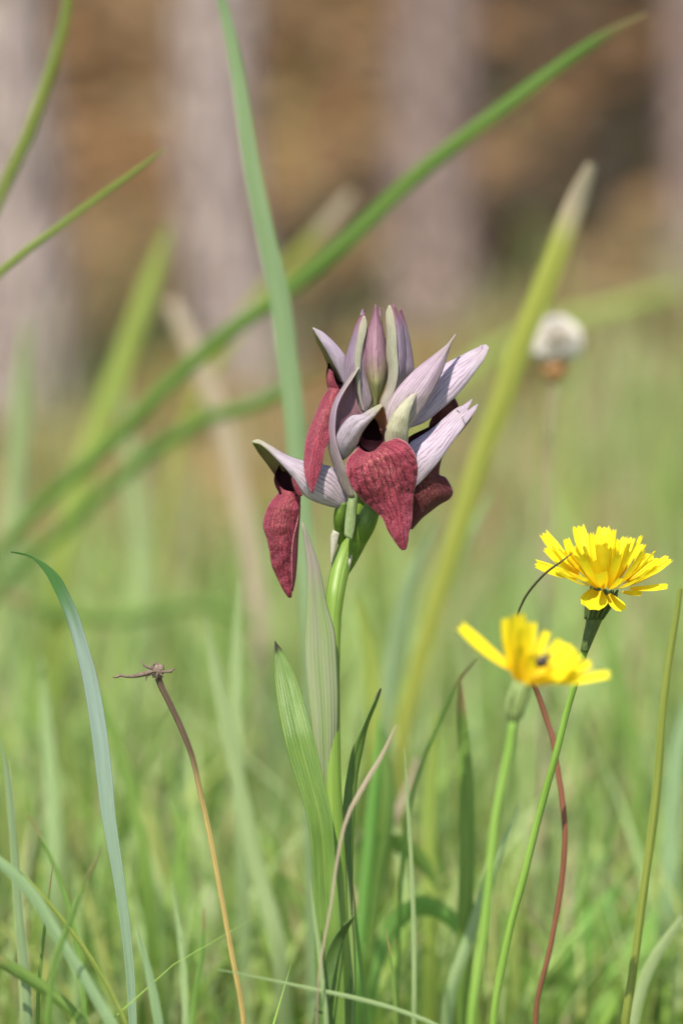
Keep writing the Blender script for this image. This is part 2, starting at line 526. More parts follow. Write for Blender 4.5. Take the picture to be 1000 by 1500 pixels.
k = N('forest ground')
pos = k.n('NewGeometry').outputs['Position']
sx = k.n('SeparateXYZ')
k.l(pos, sx.inputs[0])
n1 = k.noise(pos, 2.2, 4, 0.6)
n2 = k.noise(pos, 14, 5, 0.65)
n3 = k.noise(pos, 120, 4, 0.7)
russet = k.mix(k.smooth(n1, 0.35, 0.65), (0.25, 0.132, 0.05), (0.21, 0.13, 0.058))
russet = k.mix(k.math('MULTIPLY', k.smooth(n2, 0.45, 0.75), 0.6), russet, (0.15, 0.085, 0.045))
moss = k.mix(k.smooth(n2, 0.4, 0.7), (0.20, 0.25, 0.075), (0.27, 0.27, 0.11))
far = k.smooth(k.math('ADD', sx.outputs[1], k.math('MULTIPLY', k.math('SUBTRACT', n1, 0.5), 2.2)), 0.4, 2.0)
c = k.mix(far, moss, russet)
c = k.mix(k.math('MULTIPLY', k.smooth(n3, 0.45, 0.75), 0.5), c, (0.09, 0.06, 0.03))
k.bump(n3, 0.8, 0.02)
M['ground'] = k.finish(c, 0.9, 0.15)

def bark(name, a, b, dark):
    k = N(name)
    o = k.obj()
    pl = k.n('TexVoronoi', feature='DISTANCE_TO_EDGE')
    pl.inputs['Scale'].default_value = 1.0
    k.l(k.scaled(o, (45, 45, 14)), pl.inputs['Vector'])
    crack = k.smooth(pl.outputs['Distance'], 0.0, 0.14)
    nz = k.noise(k.scaled(o, (18, 18, 5)), 1.0, 4)
    c = k.mix(k.smooth(nz, 0.3, 0.7), a, b)
    c = k.mix(crack, dark, c)
    k.bump(crack, 0.9, 0.01)
    return k.finish(c, 0.85, 0.15)
M['bark_pale'] = bark('pale lilac bark', (0.37, 0.295, 0.265), (0.43, 0.345, 0.29), (0.24, 0.18, 0.15))
M['bark_dim'] = bark('dim grey bark', (0.28, 0.205, 0.175), (0.32, 0.24, 0.195), (0.20, 0.14, 0.115))
k = N('pine needles')
M['needles'] = k.finish(k.mix(k.noise(k.obj(), 3, 2), (0.04, 0.075, 0.02), (0.07, 0.11, 0.03)), 0.5, 0.3, 0.2)

# ------------------------------------------------------------------ ground: one sheet, flat near the flowers, a wooded bank behind
def ground_z(x, y):
    t = max(0.0, y - 1.9)
    z = 0.30 * t * t / (t + 2.2) if t < 30 else 0.30 * 900 / 32.2
    z += 0.05 * min(1, max(0, (y - 1.5) / 2)) * noise.noise(Vector((x * 0.6, y * 0.6, 3)))
    z += 0.006 * noise.noise(Vector((x * 7, y * 7, 1)))
    return z
def axis(lo, hi, near, n):
    s = np.linspace(-1, 1, n)
    v = np.sign(s) * (np.abs(s) ** 3)
    return np.where(v < 0, -v * lo, v * hi)
xs = axis(-70, 70, 0, 141)
ys = axis(-45, 110, 0, 161)
V = [(x, y + 0.6, ground_z(x, y + 0.6)) for y in ys for x in xs]
g = link('ground', grid_mesh('ground', V, strip_faces(len(ys), len(xs))), M['ground'])
g['kind'] = 'structure'

# ------------------------------------------------------------------ trees on the bank
def pine(px, D, wpx, mat, label, lean=0.0, seed=0):
    rs = random.Random(seed)
    s = 0.0002 * D
    x = (px - 500) * s
    y = CAM.y + D
    r = wpx * s / 2
    z0 = ground_z(x, y)
    t = thing('pine_tree', label, 'tree', (x, y, z0))
    H = 5.6
    pts = [(x + lean * q * H + 0.02 * rs.uniform(-1, 1) * (q > 0), y, z0 - 0.08 + q * H) for q in (0, 0.012, 0.04, 0.1, 0.25, 0.45, 0.7, 1.0)]
    me = tube_mesh('trunk', pts, [r * 1.45, r * 1.12, r, r * 0.97, r * 0.93, r * 0.8, r * 0.55, r * 0.15], ns=18, n=60)
    me.transform(__import__('mathutils').Matrix.Identity(4))
    tr = link('trunk', me, mat, t)
    V, F = [], []
    for i in range(16):
        q = 0.50 + 0.49 * i / 16
        a = i * 2.4 + rs.uniform(-0.4, 0.4)
        Ln = (1 - q) * 1.9 + 0.25
        b = Vector((x + lean * q * H, y, z0 + q * H))
        d = Vector((math.cos(a), math.sin(a), 0.25))
        e = b + d * Ln
        tube('limb', [b, b + d * Ln * 0.5 + Vector((0, 0, 0.04)), e], [r * 0.3, r * 0.2, r * 0.05], mat, t, ns=6, n=8)
        for c_ in range(8):
            o = b + d * Ln * rs.uniform(0.3, 1.0) + Vector((rs.gauss(0, 0.10), rs.gauss(0, 0.10), rs.gauss(0.03, 0.06)))
            for f in range(9):
                dv = Vector((rs.gauss(0, 1), rs.gauss(0, 1), rs.gauss(0.3, 0.8))).normalized() * rs.uniform(0.06, 0.11)
                sd_ = dv.cross(Vector((rs.gauss(0, 1), rs.gauss(0, 1), rs.gauss(0, 1)))).normalized() * 0.006
                k0 = len(V)
                V += [o - sd_, o + sd_, o + dv]
                F.append((k0, k0 + 1, k0 + 2))
    cr = link('crown', grid_mesh('crown', V, F), M['needles'], t, smooth=False)
    cr['kind'] = 'stuff'
    return t
pine(18, 3.35, 145, M['bark_pale'], 'pale lilac-grey pine trunk rising behind the arching green blade and thin upright blade', 0.0, 1)
pine(346, 3.45, 130, M['bark_pale'], 'pale lilac-grey pine trunk behind the tall bluish blade that crosses it', 0.004, 2)
pine(636, 3.7, 135, M['bark_dim'], 'dim grey-brown pine trunk standing behind the orchid buds', 0.0, 3)
pine(1022, 3.8, 90, M['bark_dim'], 'narrow dim pine trunk beyond the dry-tipped yellow-green blade', 0.0, 4)

# dead leaves strewn over the bank
def scatter_mesh(name, centres, gen):
    V, F, Cc = [], [], []
    for c_ in centres:
        v, f, col = gen(c_)
        k0 = len(V)
        V += v
        F += [tuple(i + k0 for i in q) for q in f]
        Cc += [col] * len(v)
    me = bpy.data.meshes.new(name)
    me.from_pydata(V, [], F)
    at_ = me.color_attributes.new('Col', 'FLOAT_COLOR', 'POINT')
    at_.data.foreach_set('color', np.array([(*q, 1) for q in Cc], dtype=np.float32).ravel())
    return me
def gen_leaf(c_):
    x, y = c_
    z = ground_z(x, y) + random.uniform(0.004, 0.02)
    a = random.uniform(0, 6.28)
    L, W_ = random.uniform(0.025, 0.06), random.uniform(0.012, 0.03)
    d = Vector((math.cos(a), math.sin(a), random.uniform(-0.3, 0.6))).normalized() * L
    s = Vector((-math.sin(a), math.cos(a), random.uniform(-0.5, 0.5))).normalized() * W_
    o = Vector((x, y, z))
    sh_ = 0.82
    col = random.choice([(0.32, 0.19, 0.075), (0.27, 0.14, 0.05), (0.34, 0.23, 0.11), (0.22, 0.12, 0.055), (0.30, 0.22, 0.12), (0.17, 0.10, 0.045)])
    return [o - d, o - s * 0.9, o + s, o + d], [(0, 1, 3), (0, 3, 2)], tuple(q * sh_ for q in col)
cs = [(random.uniform(-2.2, 2.2), 1.2 + 7.5 * random.random() ** 1.2) for _ in range(9000)]
lf = link('leaf_litter', scatter_mesh('leaf_litter', cs, gen_leaf), M['litter'])
lf['kind'] = 'stuff'
lf['label'] = 'russet dead leaves strewn over the wooded bank'
lf['category'] = 'dead leaves'

# ------------------------------------------------------------------ grass (uncountable): one object
PALETTE = [(0.30, 0.42, 0.09), (0.25, 0.38, 0.07), (0.36, 0.46, 0.14), (0.30, 0.41, 0.16), (0.40, 0.48, 0.20), (0.19, 0.31, 0.06), (0.40, 0.42, 0.12)]
STRAW = [(0.45, 0.36, 0.20), (0.42, 0.30, 0.20), (0.38, 0.33, 0.16)]
def gen_blade(c_):
    x, y, h, wd, lean, straw = c_
    a = random.uniform(0, 6.28)
    z = ground_z(x, y) - 0.004
    d = Vector((math.cos(a), math.sin(a) * 0.8, 0))
    s = Vector((math.cos(a + 1.57 + random.uniform(-0.9, 0.9)), math.sin(a + 1.57), 0)).normalized() * wd / 2
    v = []
    nseg = 6
    for i in range(nseg):
        q = i / nseg
        p = Vector((x, y, z)) + Vector((0, 0, h * (q - 0.35 * lean * q ** 3))) + d * (h * lean * q ** 2)
        wq = (1 - q ** 1.8) * (0.75 + 0.5 * q * (1 - q) * 2)
        v += [p - s * wq, p + s * wq]
    v.append(Vector((x, y, z)) + Vector((0, 0, h * (1 - 0.35 * lean))) + d * h * lean)
    f = [(2 * i, 2 * i + 1, 2 * i + 3, 2 * i + 2) for i in range(nseg - 1)] + [(2 * nseg - 2, 2 * nseg - 1, 2 * nseg)]
    base = random.choice(STRAW) if random.random() < straw else random.choice(PALETTE)
    m_ = random.uniform(0.88, 1.32)
    return v, f, tuple(q * m_ for q in base)
cs = []
def clump(x, y):
    return 0.5 + 0.5 * noise.noise(Vector((x * 2.3, y * 1.7, 9)))
while len(cs) < 13000:
    y = 0.14 + 3.7 * random.random() ** 1.6
    hw = 0.17 * (1.15 + y) + 0.25
    x = random.uniform(-hw, hw)
    if y < 0.06 and abs(x) < 0.2 and random.random() < 0.7:
        continue
    if y > 1.15 and random.random() > (0.66 - 0.16 * y) * (0.15 + 1.5 * clump(x, y) ** 2):
        continue
    h = random.uniform(0.06, 0.15) if y < 1.15 else random.uniform(0.06, 0.16) * (0.6 + 0.7 * clump(x, y))
    if random.random() < 0.05 and y > 0.25:
        h *= 1.45
    if y < 0.3:                       # stays below the flowers' leaves
        h = random.uniform(0.06, 0.13)
    cs.append((x, y, h, random.uniform(0.0025, 0.006), random.uniform(0.05, 0.6), 0.08 + 0.12 * max(0, y - 0.3)))
for _ in range(340):                  # longer leaves standing out of the turf
    y = random.uniform(0.17, 0.75)
    hw = 0.11 * (1 + y) + 0.03
    cs.append((random.uniform(-hw, hw), y, random.uniform(0.12, 0.19), random.uniform(0.0035, 0.006), random.uniform(0.1, 0.55), 0.06))
for _ in range(110):                  # a tall pale tuft on the far right
    cs.append((random.gauss(0.27, 0.05), random.uniform(1.45, 1.9), random.uniform(0.13, 0.27), random.uniform(0.003, 0.006), random.uniform(0.15, 0.7), 0.05))
for _ in range(550):                  # a looser fringe on the viewer's side of the orchid, left of the stalks
    y = random.uniform(-0.32, -0.05)
    x = random.uniform(-0.16, -0.02) if random.random() < 0.75 else random.uniform(-0.02, 0.15)
    cs.append((x, y, random.uniform(0.075, 0.14) * (1 + 0.4 * max(0, -x - 0.03) / 0.1), random.uniform(0.0015, 0.0035), random.uniform(0.1, 0.7), 0.03))
gr = link('grass', scatter_mesh('grass', cs, gen_blade), M['grass_stuff'])
gr['kind'] = 'stuff'
gr['label'] = 'soft green meadow grass filling the ground behind the flowers'
gr['category'] = 'grass'

# ------------------------------------------------------------------ the orchid
foot = at(490, 1500, 0.975)
orchid = thing('tongue_orchid', 'tall orchid with lilac hoods, crimson heart-shaped lips and green leaves', 'orchid', (foot.x, foot.y, 0))
O = orchid
# stem
tube('stem', [mm(552, 590, 3), mm(545, 640, 3), mm(532, 720, 3), mm(516, 780, 4), mm(499, 830, 2), mm(491, 870, -3), mm(487, 905, -4), mm(484, 1000, -9), mm(484, 1150, -14), mm(488, 1300, -18), mm(490, 1500, -21), Vector((foot.x, foot.y, -0.01))],
     [0.0012, 0.0018, 0.0023, 0.0027, 0.0028, 0.0027, 0.0026, 0.0027, 0.0032, 0.004, 0.0045, 0.0045], M['stem'], O, ns=16, n=70)
# swollen ovaries below the flowers
tube('ovary', [mm(500, 735, -2), mm(498, 756, -1), mm(499, 782, 2), mm(500, 800, 3)], [0.0014, 0.0019, 0.0017, 0.0008], M['ovary'], O, ns=12)
tube('ovary', [mm(546, 742, -1), mm(536, 765, -1), mm(525, 790, 1), mm(514, 820, 3), mm(507, 840, 5)], [0.0024, 0.0031, 0.0027, 0.0018, 0.0008], M['ovary'], O, ns=14)
petal('ovary_bract', [(514, 716), (508, 740), (505, 765), (504, 785)], [(524, 716), (522, 745), (520, 770), (515, 792)], M['ovary_pale'], O, -4, -4, [0.9, 1.2, 0.8, 0.4], nu=9, nv=16)
petal('papery_scale', [(488, 776), (484, 786), (484, 805), (485, 825)], [(497, 781), (494, 795), (489, 812), (485, 826)], M['papery'], O, 0, 0, 0.5, nu=7, nv=14)
petal('papery_scale', [(515, 808), (509, 822), (503, 838), (499, 850)], [(517, 810), (514, 824), (509, 838), (501, 851)], M['papery'], O, 1, 1, 0.5, nu=7, nv=14)

# --- buds at the top
def bud(parts):
    head = None
    for (nm, l, r, m_, dl, dr, b, kw) in parts:
        o = petal(nm, l, r, M[m_], head if head else O, dl, dr, b, **kw)
        head = head or o
    return head
LB = [(531, 457), (527, 464), (520.5, 477.5), (513, 500), (506, 524), (502.5, 545), (503, 566), (510, 590), (524, 606)]
RB = [(533, 458), (536, 466), (537, 478), (537, 500), (538, 525), (540, 550), (544, 572), (545, 590), (535, 606)]
bud([('bud', LB, RB, 'budviolet', [-1, 1, 2, 1], [-1, 0, 0, 0], [0.4, 3, 4, 3, 1], {}),
     ('bud_scale', [(532.5, 462.5), (529, 470), (526, 480), (523, 500), (520, 525), (521, 550), (524, 575), (531, 603)],
      [(534, 463), (537, 473), (536, 487), (531.5, 505), (528, 530), (527, 555), (529, 580), (534, 604)], 'budgreen', [-2, -3, -4, -2.5], [-2, -3, -4, -2.5], [0.1, 0.35, 0.3, 0.3], {}),
     ('bud_tip', [(530.5, 452), (529, 457), (527, 462)], [(534, 454), (532.5, 458), (533, 463)], 'budviolet', -1.2, -1.2, 0.4, dict(nu=5, nv=10))])
bud([('bud', [(549.8, 446), (547, 456), (543, 470), (535.5, 492.5), (531, 522.5), (532.5, 545), (540, 569), (546, 586), (548, 600)],
      [(549.8, 446), (553.5, 458), (559.5, 477.5), (564, 500), (567.8, 530), (567.8, 548), (562.5, 568), (555, 586), (553, 600)], 'bud', [-2, -1, 0, 0, 0], [-2, -1, 0, 0, 0], [0.2, 3.0, 5.2, 5.0, 1.5], dict(crease=0.35)),
     ('bud_tip', [(556, 450), (554.5, 458), (554, 468)], [(556.5, 450), (558, 460), (559.5, 476)], 'bud', 1, 1, 0.3, dict(nu=5, nv=10))])
bud([('bud', [(576, 447), (572, 462), (572, 485), (572, 510), (570, 540), (566, 570), (560, 597)],
      [(577, 447), (583, 462), (589, 475), (592.5, 495), (594.5, 523), (592.5, 547), (584, 569), (566, 600)], 'budviolet', [0, 0, 0], [0, 2, 2, 0], [0.3, 3.0, 4.5, 2.5], {}),
     ('bud_scale', [(570, 447), (565.5, 457), (565, 470), (566, 492.5), (565.5, 522.5), (568.5, 543), (565.5, 568), (558, 586), (555, 602)],
      [(571, 447), (575, 456), (578, 471), (580.5, 492.5), (581.5, 515), (583, 540), (580, 565), (572, 585), (563, 602)], 'budgreen', [-1.5, -2, -2.5, -2], [-2, -4, -5, -4], [0.2, 0.6, 0.6, 0.6], {}),
     ('bud_tip', [(576.5, 442), (575, 449), (575, 460)], [(577, 442), (577.5, 450), (580, 462)], 'bud', 0, 0, 0.2, dict(nu=5, nv=10)),
     ('bud_scale', [(586, 452), (582, 470), (581, 500), (581, 540), (578, 575)],
      [(587, 452), (594, 474), (600, 500), (604, 525), (605, 546), (596, 562), (582, 580)], 'budviolet', 3, 5, [0.3, 2.0, 2.5, 1], {})])

# --- flower on the far left, turned to the left, lip hanging
f1 = petal('flower_hood', [(369, 647), (378, 644), (396, 653), (414, 664), (432, 672), (452, 677), (472, 681), (486, 685), (498, 698), (507.5, 720), (508.5, 733)],
           [(371, 648.5), (380, 650.5), (390.6, 658), (408.6, 676), (423, 692), (435.6, 710), (446, 726), (462, 735), (480, 741), (495, 744), (503, 742)],
           M['sepal_green'], O, [-7, -7, -5, -3, -1, 0], [-8, -9, -10, -9, -6, -2], [0.3, 1.2, 2.6, 3.4, 3.0, 0.8], nu=19, nv=48, wr=0.12, crease=-0.4)
petal('flower_hood_inside', [(369, 647), (380, 665), (392, 681), (403, 697), (410, 706)], [(372, 648), (388, 657), (406, 675), (420, 692), (428, 704)],
      M['inner_olive'], f1, [-6, -4, -2, 0], [-7, -6, -5, -4], -1.2, nu=11, nv=20)
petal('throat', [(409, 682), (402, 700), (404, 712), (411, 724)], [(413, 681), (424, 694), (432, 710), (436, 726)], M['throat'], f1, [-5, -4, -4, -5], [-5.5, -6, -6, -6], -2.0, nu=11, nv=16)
petal('sepal_flap', [(427, 700), (429, 710), (434, 722), (439, 728)], [(429, 699), (434, 708), (440, 719), (443, 726)], M['lip'], f1, -9, -9.5, 0.4, nu=7, nv=12)
petal('lip', [(408, 710), (409, 720), (397, 735), (389.7, 750), (385.7, 769), (390.6, 787), (395, 807), (398, 827), (405, 843), (414, 862), (423, 875)],
      [(438, 716), (440, 727), (438, 746), (437.5, 760), (435.6, 774), (434, 800), (434, 823), (431, 848), (428, 865), (426, 875)][:10],
      M['lip'], f1, [-3, -5, -5.5, -5, -4, -4], [-5, -6, -5, -3, -3, -4], [1.0, 2.6, 2.4, 2.2, 1.6, 0.3], nu=35, nv=90, sag=7, wr=0.5, wf=330, edge=0.9, thick=0.45, crease=0.5)
petal('lip_fold', [(437, 738), (436, 760), (430, 785), (427, 810), (427, 840), (427, 862)], [(439.5, 738), (438.5, 760), (436.5, 785), (435, 815), (432.5, 845), (428.5, 866)], M['lip'], f1, [-5.8, -6.6, -6.4, -5], [-4.5, -4, -3.6, -4], 0.3, nu=7, nv=30, wr=0.15)

# --- flower behind it, upper left, seen from its side
f2 = petal('flower_hood', [(458, 480), (472.5, 487), (487.5, 500.5), (499.5, 514), (506, 524), (508, 542), (507, 562)],
           [(458.5, 481), (462, 488), (472.5, 504.5), (484.5, 525.5), (493.5, 542), (499, 553), (503, 562)], M['sepal'], O, [-2, 0, 2, 3], [-3, -2, 0, 2], [0.2, 1.2, 1.5, 1.0], nu=15, nv=30)
petal('flower_hood_inside', [(458, 480.5), (464, 500), (472.5, 516.5), (480, 536), (484, 552)], [(459, 482), (470, 502), (483, 525), (494, 544), (501, 560)], M['inner_olive'], f2, [-1, 3, 5, 6], [-2, -1, 1, 2], -0.8, nu=9, nv=20)
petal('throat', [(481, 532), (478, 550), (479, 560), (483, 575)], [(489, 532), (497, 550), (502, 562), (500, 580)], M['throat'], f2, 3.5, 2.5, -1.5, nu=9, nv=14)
petal('lip_collar', [(482, 540), (478.5, 556), (480, 566), (484, 578)], [(487, 545), (491, 560), (497, 572), (500, 584)], M['lip'], f2, 2.5, 1.5, 0.8, nu=9, nv=16, wr=0.35, wf=420)
petal('lip', [(483, 568), (474, 581), (465, 600.5), (454, 628), (448, 645), (446.4, 662), (445.5, 680), (447, 697), (452.5, 713), (456.5, 722)],
      [(503, 572), (501, 590), (493, 612), (486, 632), (480, 648), (475, 662), (471, 680), (467, 695), (462, 711), (458, 722)],
      M['lip'], f2, [1, 0, -2, -6, -11, -14], [0, -2, -4, -8, -12, -14], [1.2, 2.2, 2.0, 1.4, 0.8, 0.2], nu=31, nv=84, wr=0.5, wf=330, edge=0.8, thick=0.45, crease=0.8)

# --- central flower: bract, hood, throat, lip
cb = petal('floral_bract', [(525, 537), (513, 551), (499.5, 570.5), (489, 590), (483, 610), (481, 635), (481, 648), (483, 664), (491, 688), (501, 713), (510, 728)],
           [(525.5, 538), (516.5, 554), (503, 575), (493.5, 597), (491, 620), (491, 640), (493, 650), (500, 671), (508, 692), (515, 712), (519, 728)],
           M['bract'], O, [-2, -3, -4, -4, -4, -4], [-6, -8, -9, -9, -8, -5], [0.2, 0.8, 0.9, 1.0, 1.2, 0.8], nu=11, nv=50)
petal('floral_bract_inside', [(525, 538), (515, 556), (502, 577), (493, 598), (490, 620), (491, 640)],
      [(526, 539), (521, 552), (521, 577), (526, 599), (533, 607), (536, 622)], M['inside'], cb, [-5, -7.5, -8, -7], [-3, -3, -3, -3], -2.2, nu=15, nv=30)
f3 = petal('flower_hood', [(557, 592), (548, 596.5), (539, 601.5), (529, 607.5), (515, 609.5), (503, 620.5), (494, 636), (492, 648), (496, 662)],
           [(560, 595), (549, 609), (537, 623.5), (528, 638), (522.5, 652), (516, 661), (511, 667), (506, 671), (502, 674)],
           M['sepal_green'], O, [-17, -15, -12, -10, -8, -6], [-19, -18, -16, -13, -9, -6], [0.4, 1.4, 2.2, 2.6, 2.6, 1.0], nu=19, nv=44, crease=-0.8)
petal('inner_sepal', [(557, 594), (547, 609), (553, 618), (557, 634)], [(561, 594), (565, 610), (567, 625), (567, 642)], M['inner_orange'], f3, [-17, -13, -11, -11], [-17, -14, -13, -13], -0.5, nu=9, nv=18)
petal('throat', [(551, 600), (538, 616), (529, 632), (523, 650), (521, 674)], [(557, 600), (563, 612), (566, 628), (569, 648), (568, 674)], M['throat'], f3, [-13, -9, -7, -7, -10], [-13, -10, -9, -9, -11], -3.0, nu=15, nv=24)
petal('lip', [(525, 653), (519, 662), (510, 671), (506.8, 687), (510.7, 704), (517, 716), (534, 735), (548, 747), (560, 759), (567, 775), (576, 789), (584.5, 801), (590, 805.5)],
      [(564, 640), (578, 641.5), (590, 645), (600, 653.5), (608.5, 669), (611, 685), (609, 707), (605, 722), (603.5, 740), (602, 764), (598, 784), (595.5, 800), (592.5, 805.5)],
      M['lip'], f3, [-11, -14, -16, -16, -15, -14, -14, -15, -16, -16], [-12, -15, -16, -15, -14, -13, -13, -14, -16, -16], [1.6, 2.2, 2.6, 2.8, 2.8, 2.6, 2.2, 1.6, 1.0, 0.3], nu=61, nv=120, wr=0.55, wf=330, edge=1.0, thick=0.5, sag=16)
# bract that clasps the flower on its right: a broad lilac blade with a cream fold in front
rb = petal('floral_bract', [(667, 489.5), (654, 505), (632, 522.5), (608, 541.5), (589, 561), (574, 580.5), (565, 598), (562.5, 618), (563, 642)],
           [(668, 490), (662, 498), (656.5, 515), (650, 536), (640.5, 560), (626, 586), (608.5, 613), (599.5, 627), (592, 640)],
           M['bract'], O, [0, -3, -6, -9, -10, -11], [-1, -3, -6, -8, -9, -9], [0.3, 2.0, 2.6, 2.6, 1.8, 1.0], nu=21, nv=44, wr=0.1, crease=-0.5)
petal('bract_fold', [(611, 573), (597, 582), (582, 598), (568.5, 619), (563.5, 638), (564, 652)], [(612, 574), (606.5, 586), (600, 605), (597.5, 624), (597, 645), (597, 658)],
      M['cream'], rb, [-10, -12, -14, -14, -13], [-10, -13, -14, -13, -11], [0.2, 0.9, 1.4, 1.5, 1.0], nu=13, nv=28, crease=0.25)

# --- flower on the right: two pale hoods, lips with shade painted into their colour
f4 = petal('flower_hood', [(711, 504.5), (705, 507), (688, 514.5), (669, 524.5), (653, 532.5), (636, 546), (618, 575), (602, 612)],
           [(715.5, 508.5), (714, 515), (708, 528), (697, 543), (683, 562), (665.5, 582), (644, 601), (622, 618), (597, 628)],
           M['sepal'], O, [4, 4, 5, 5, 4, 2], [1, 1, 1, 1, 1, 1], [0.2, 1.4, 2.2, 2.4, 1.6, 0.6], nu=19, nv=40, crease=-0.5)
petal('hood_point', [(705, 505.5), (699, 510), (692, 516)], [(706, 506), (707, 512), (703, 522)], M['sepal'], f4, 3, 2.5, 0.3, nu=5, nv=10)
petal('lip', [(666, 583), (671, 596), (664, 606), (650, 615)], [(640, 600), (632, 612), (628, 622), (628, 634)], M['lip_shade'], f4, 7, 6, 0.5, nu=13, nv=18, wr=0.3)
f5 = petal('flower_hood', [(684, 600), (680, 595), (669.5, 597.5), (652, 611.5), (629.5, 630.5), (612, 641.5), (599, 651), (590, 672)],
           [(686, 601), (688, 607), (687, 615), (674, 632), (660, 651), (645.5, 672), (629.5, 691), (609, 712), (600, 716)],
           M['sepal'], O, [-2, -1, 0, 0, -2, -4], [-5, -5, -5, -5, -5, -5], [0.2, 1.2, 2.0, 2.6, 2.4, 1.0], nu=21, nv=44)
petal('hood_point', [(691, 585), (681, 592), (668, 600)], [(691.5, 585.5), (687, 596), (678, 612)], M['sepal'], f5, -2.6, -3.6, 0.3, nu=5, nv=10)
petal('hood_point', [(699.5, 592), (690, 598), (676, 612)], [(700, 592.5), (696, 602), (681, 623)], M['sepal'], f5, -4.4, -5.4, 0.3, nu=5, nv=10)
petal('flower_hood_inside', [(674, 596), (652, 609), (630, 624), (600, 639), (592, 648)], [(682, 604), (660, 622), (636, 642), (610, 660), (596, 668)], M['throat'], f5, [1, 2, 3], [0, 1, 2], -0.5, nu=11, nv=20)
petal('sepal_edge', [(692, 606), (689, 614), (680, 626), (668, 640)], [(690, 604), (684, 612), (674, 624), (662, 640)], M['lip_shade'], f5, 1, 1, 0.2, nu=5, nv=14)
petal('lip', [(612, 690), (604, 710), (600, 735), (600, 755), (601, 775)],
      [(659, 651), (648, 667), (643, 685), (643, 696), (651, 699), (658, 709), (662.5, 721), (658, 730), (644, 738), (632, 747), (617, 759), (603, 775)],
      M['lip_shade'], f5, [-2, -3, -3, -2], [-1, -1, 0, 2, 3, 2, 0, -1], [0.5, 1.5, 2.0, 1.5, 0.4], nu=25, nv=44, wr=0.35, edge=1.2, thick=0.45)

# --- leaves
petal('leaf', [(442, 764), (446, 795), (449.6, 832), (448.7, 888), (446, 944), (448, 985), (452, 1030), (458, 1090), (462, 1150), (464, 1230), (462, 1340), (466, 1500), (470, 1640)],
      [(443, 765), (452, 786), (465.5, 824), (472, 851), (479, 888), (490, 926), (493, 965), (495.5, 1025), (494, 1083), (492, 1150), (497, 1200), (512, 1300), (520, 1400), (520, 1500), (512, 1640)],
      M['sheath'], O, [-16, -16, -17, -20, -23, -26], [-16, -14, -13, -17, -21, -26], [0.3, 0.8, 1.6, 1.6, 1.6, 2], nu=17, nv=70, crease=-0.5)
petal('leaf', [(403, 939), (401.5, 966), (403, 1001), (410, 1050), (423, 1107), (439, 1158), (450, 1195), (455, 1228), (458, 1270), (460, 1350), (464, 1480), (472, 1640)],
      [(404, 940), (416, 956), (434, 994), (448, 1039), (464.5, 1102), (476, 1153), (486, 1200), (489, 1235), (492, 1280), (500, 1360), (506, 1480), (506, 1640)],
      M['leaf'], O, [-6, -22, -30, -34, -35, -34], [-5, -21, -30, -34, -35, -34], [-0.3, -1.4, -1.8, -0.6, 1, 2], nu=15, nv=60, crease=-0.8)
petal('leaf', [(557, 1008), (546, 1029.5), (530, 1064.5), (516, 1097), (506.5, 1144), (501, 1188), (497, 1223), (488, 1300), (482, 1400), (480, 1640)],
      [(558, 1009), (553, 1026), (539.5, 1060), (531, 1097), (523.5, 1135), (520, 1177), (517, 1223), (516, 1300), (516, 1400), (506, 1640)],
      M['leaf'], O, [10, 2, -8, -18, -26, -28], [13, 6, -6, -18, -26, -28], [0.3, 0.8, 1.4, 1.6, 3, 4], nu=13, nv=50, crease=-0.5)
petal('leaf', [(518, 1342), (496, 1362), (481, 1386), (473.5, 1410), (466, 1455), (459, 1500), (458, 1640)],
      [(519, 1343), (506, 1368), (497, 1395), (489, 1431), (482, 1470), (476, 1500), (474, 1640)],
      M['leaf_dark'], O, [-36, -38, -40, -42, -42], [-32, -36, -40, -42, -42], [0.2, -0.6, -0.6, -0.4], nu=11, nv=40)['label'] = 'dark spotted lowest leaf'

# ------------------------------------------------------------------ yellow hawkbits
def floret_mesh(B, T, w, nrm, bend=0.0, nu=6, nv=8):
    """strap-shaped ray floret from B to T, end cut off with small teeth"""
    ax = T - B
    L = ax.length
    a = ax.normalized()
    nrm = (nrm - a * nrm.dot(a)).normalized()
    s = a.cross(nrm)
    V, UV = [], []
    for j in range(nv):
        q = j / (nv - 1)
        for i in range(nu):
            u = i / (nu - 1)
            ww = w * (0.45 + 0.75 * math.sin(min(q, 0.8) / 0.8 * math.pi / 2) - 0.22 * max(0, q - 0.75) * 4)
            qq = q
            if j == nv - 1:
                qq = 1 + (0.045 if i % 2 else -0.02)
            V.append(B + a * (L * qq) + s * ww * (u - 0.5) + nrm * (bend * L * math.sin(math.pi * q) + 0.22 * ww * (4 * (u - 0.5) ** 2)))
            UV.append((u, q))
    return grid_mesh('floret', V, strip_faces(nv, nu), UV)

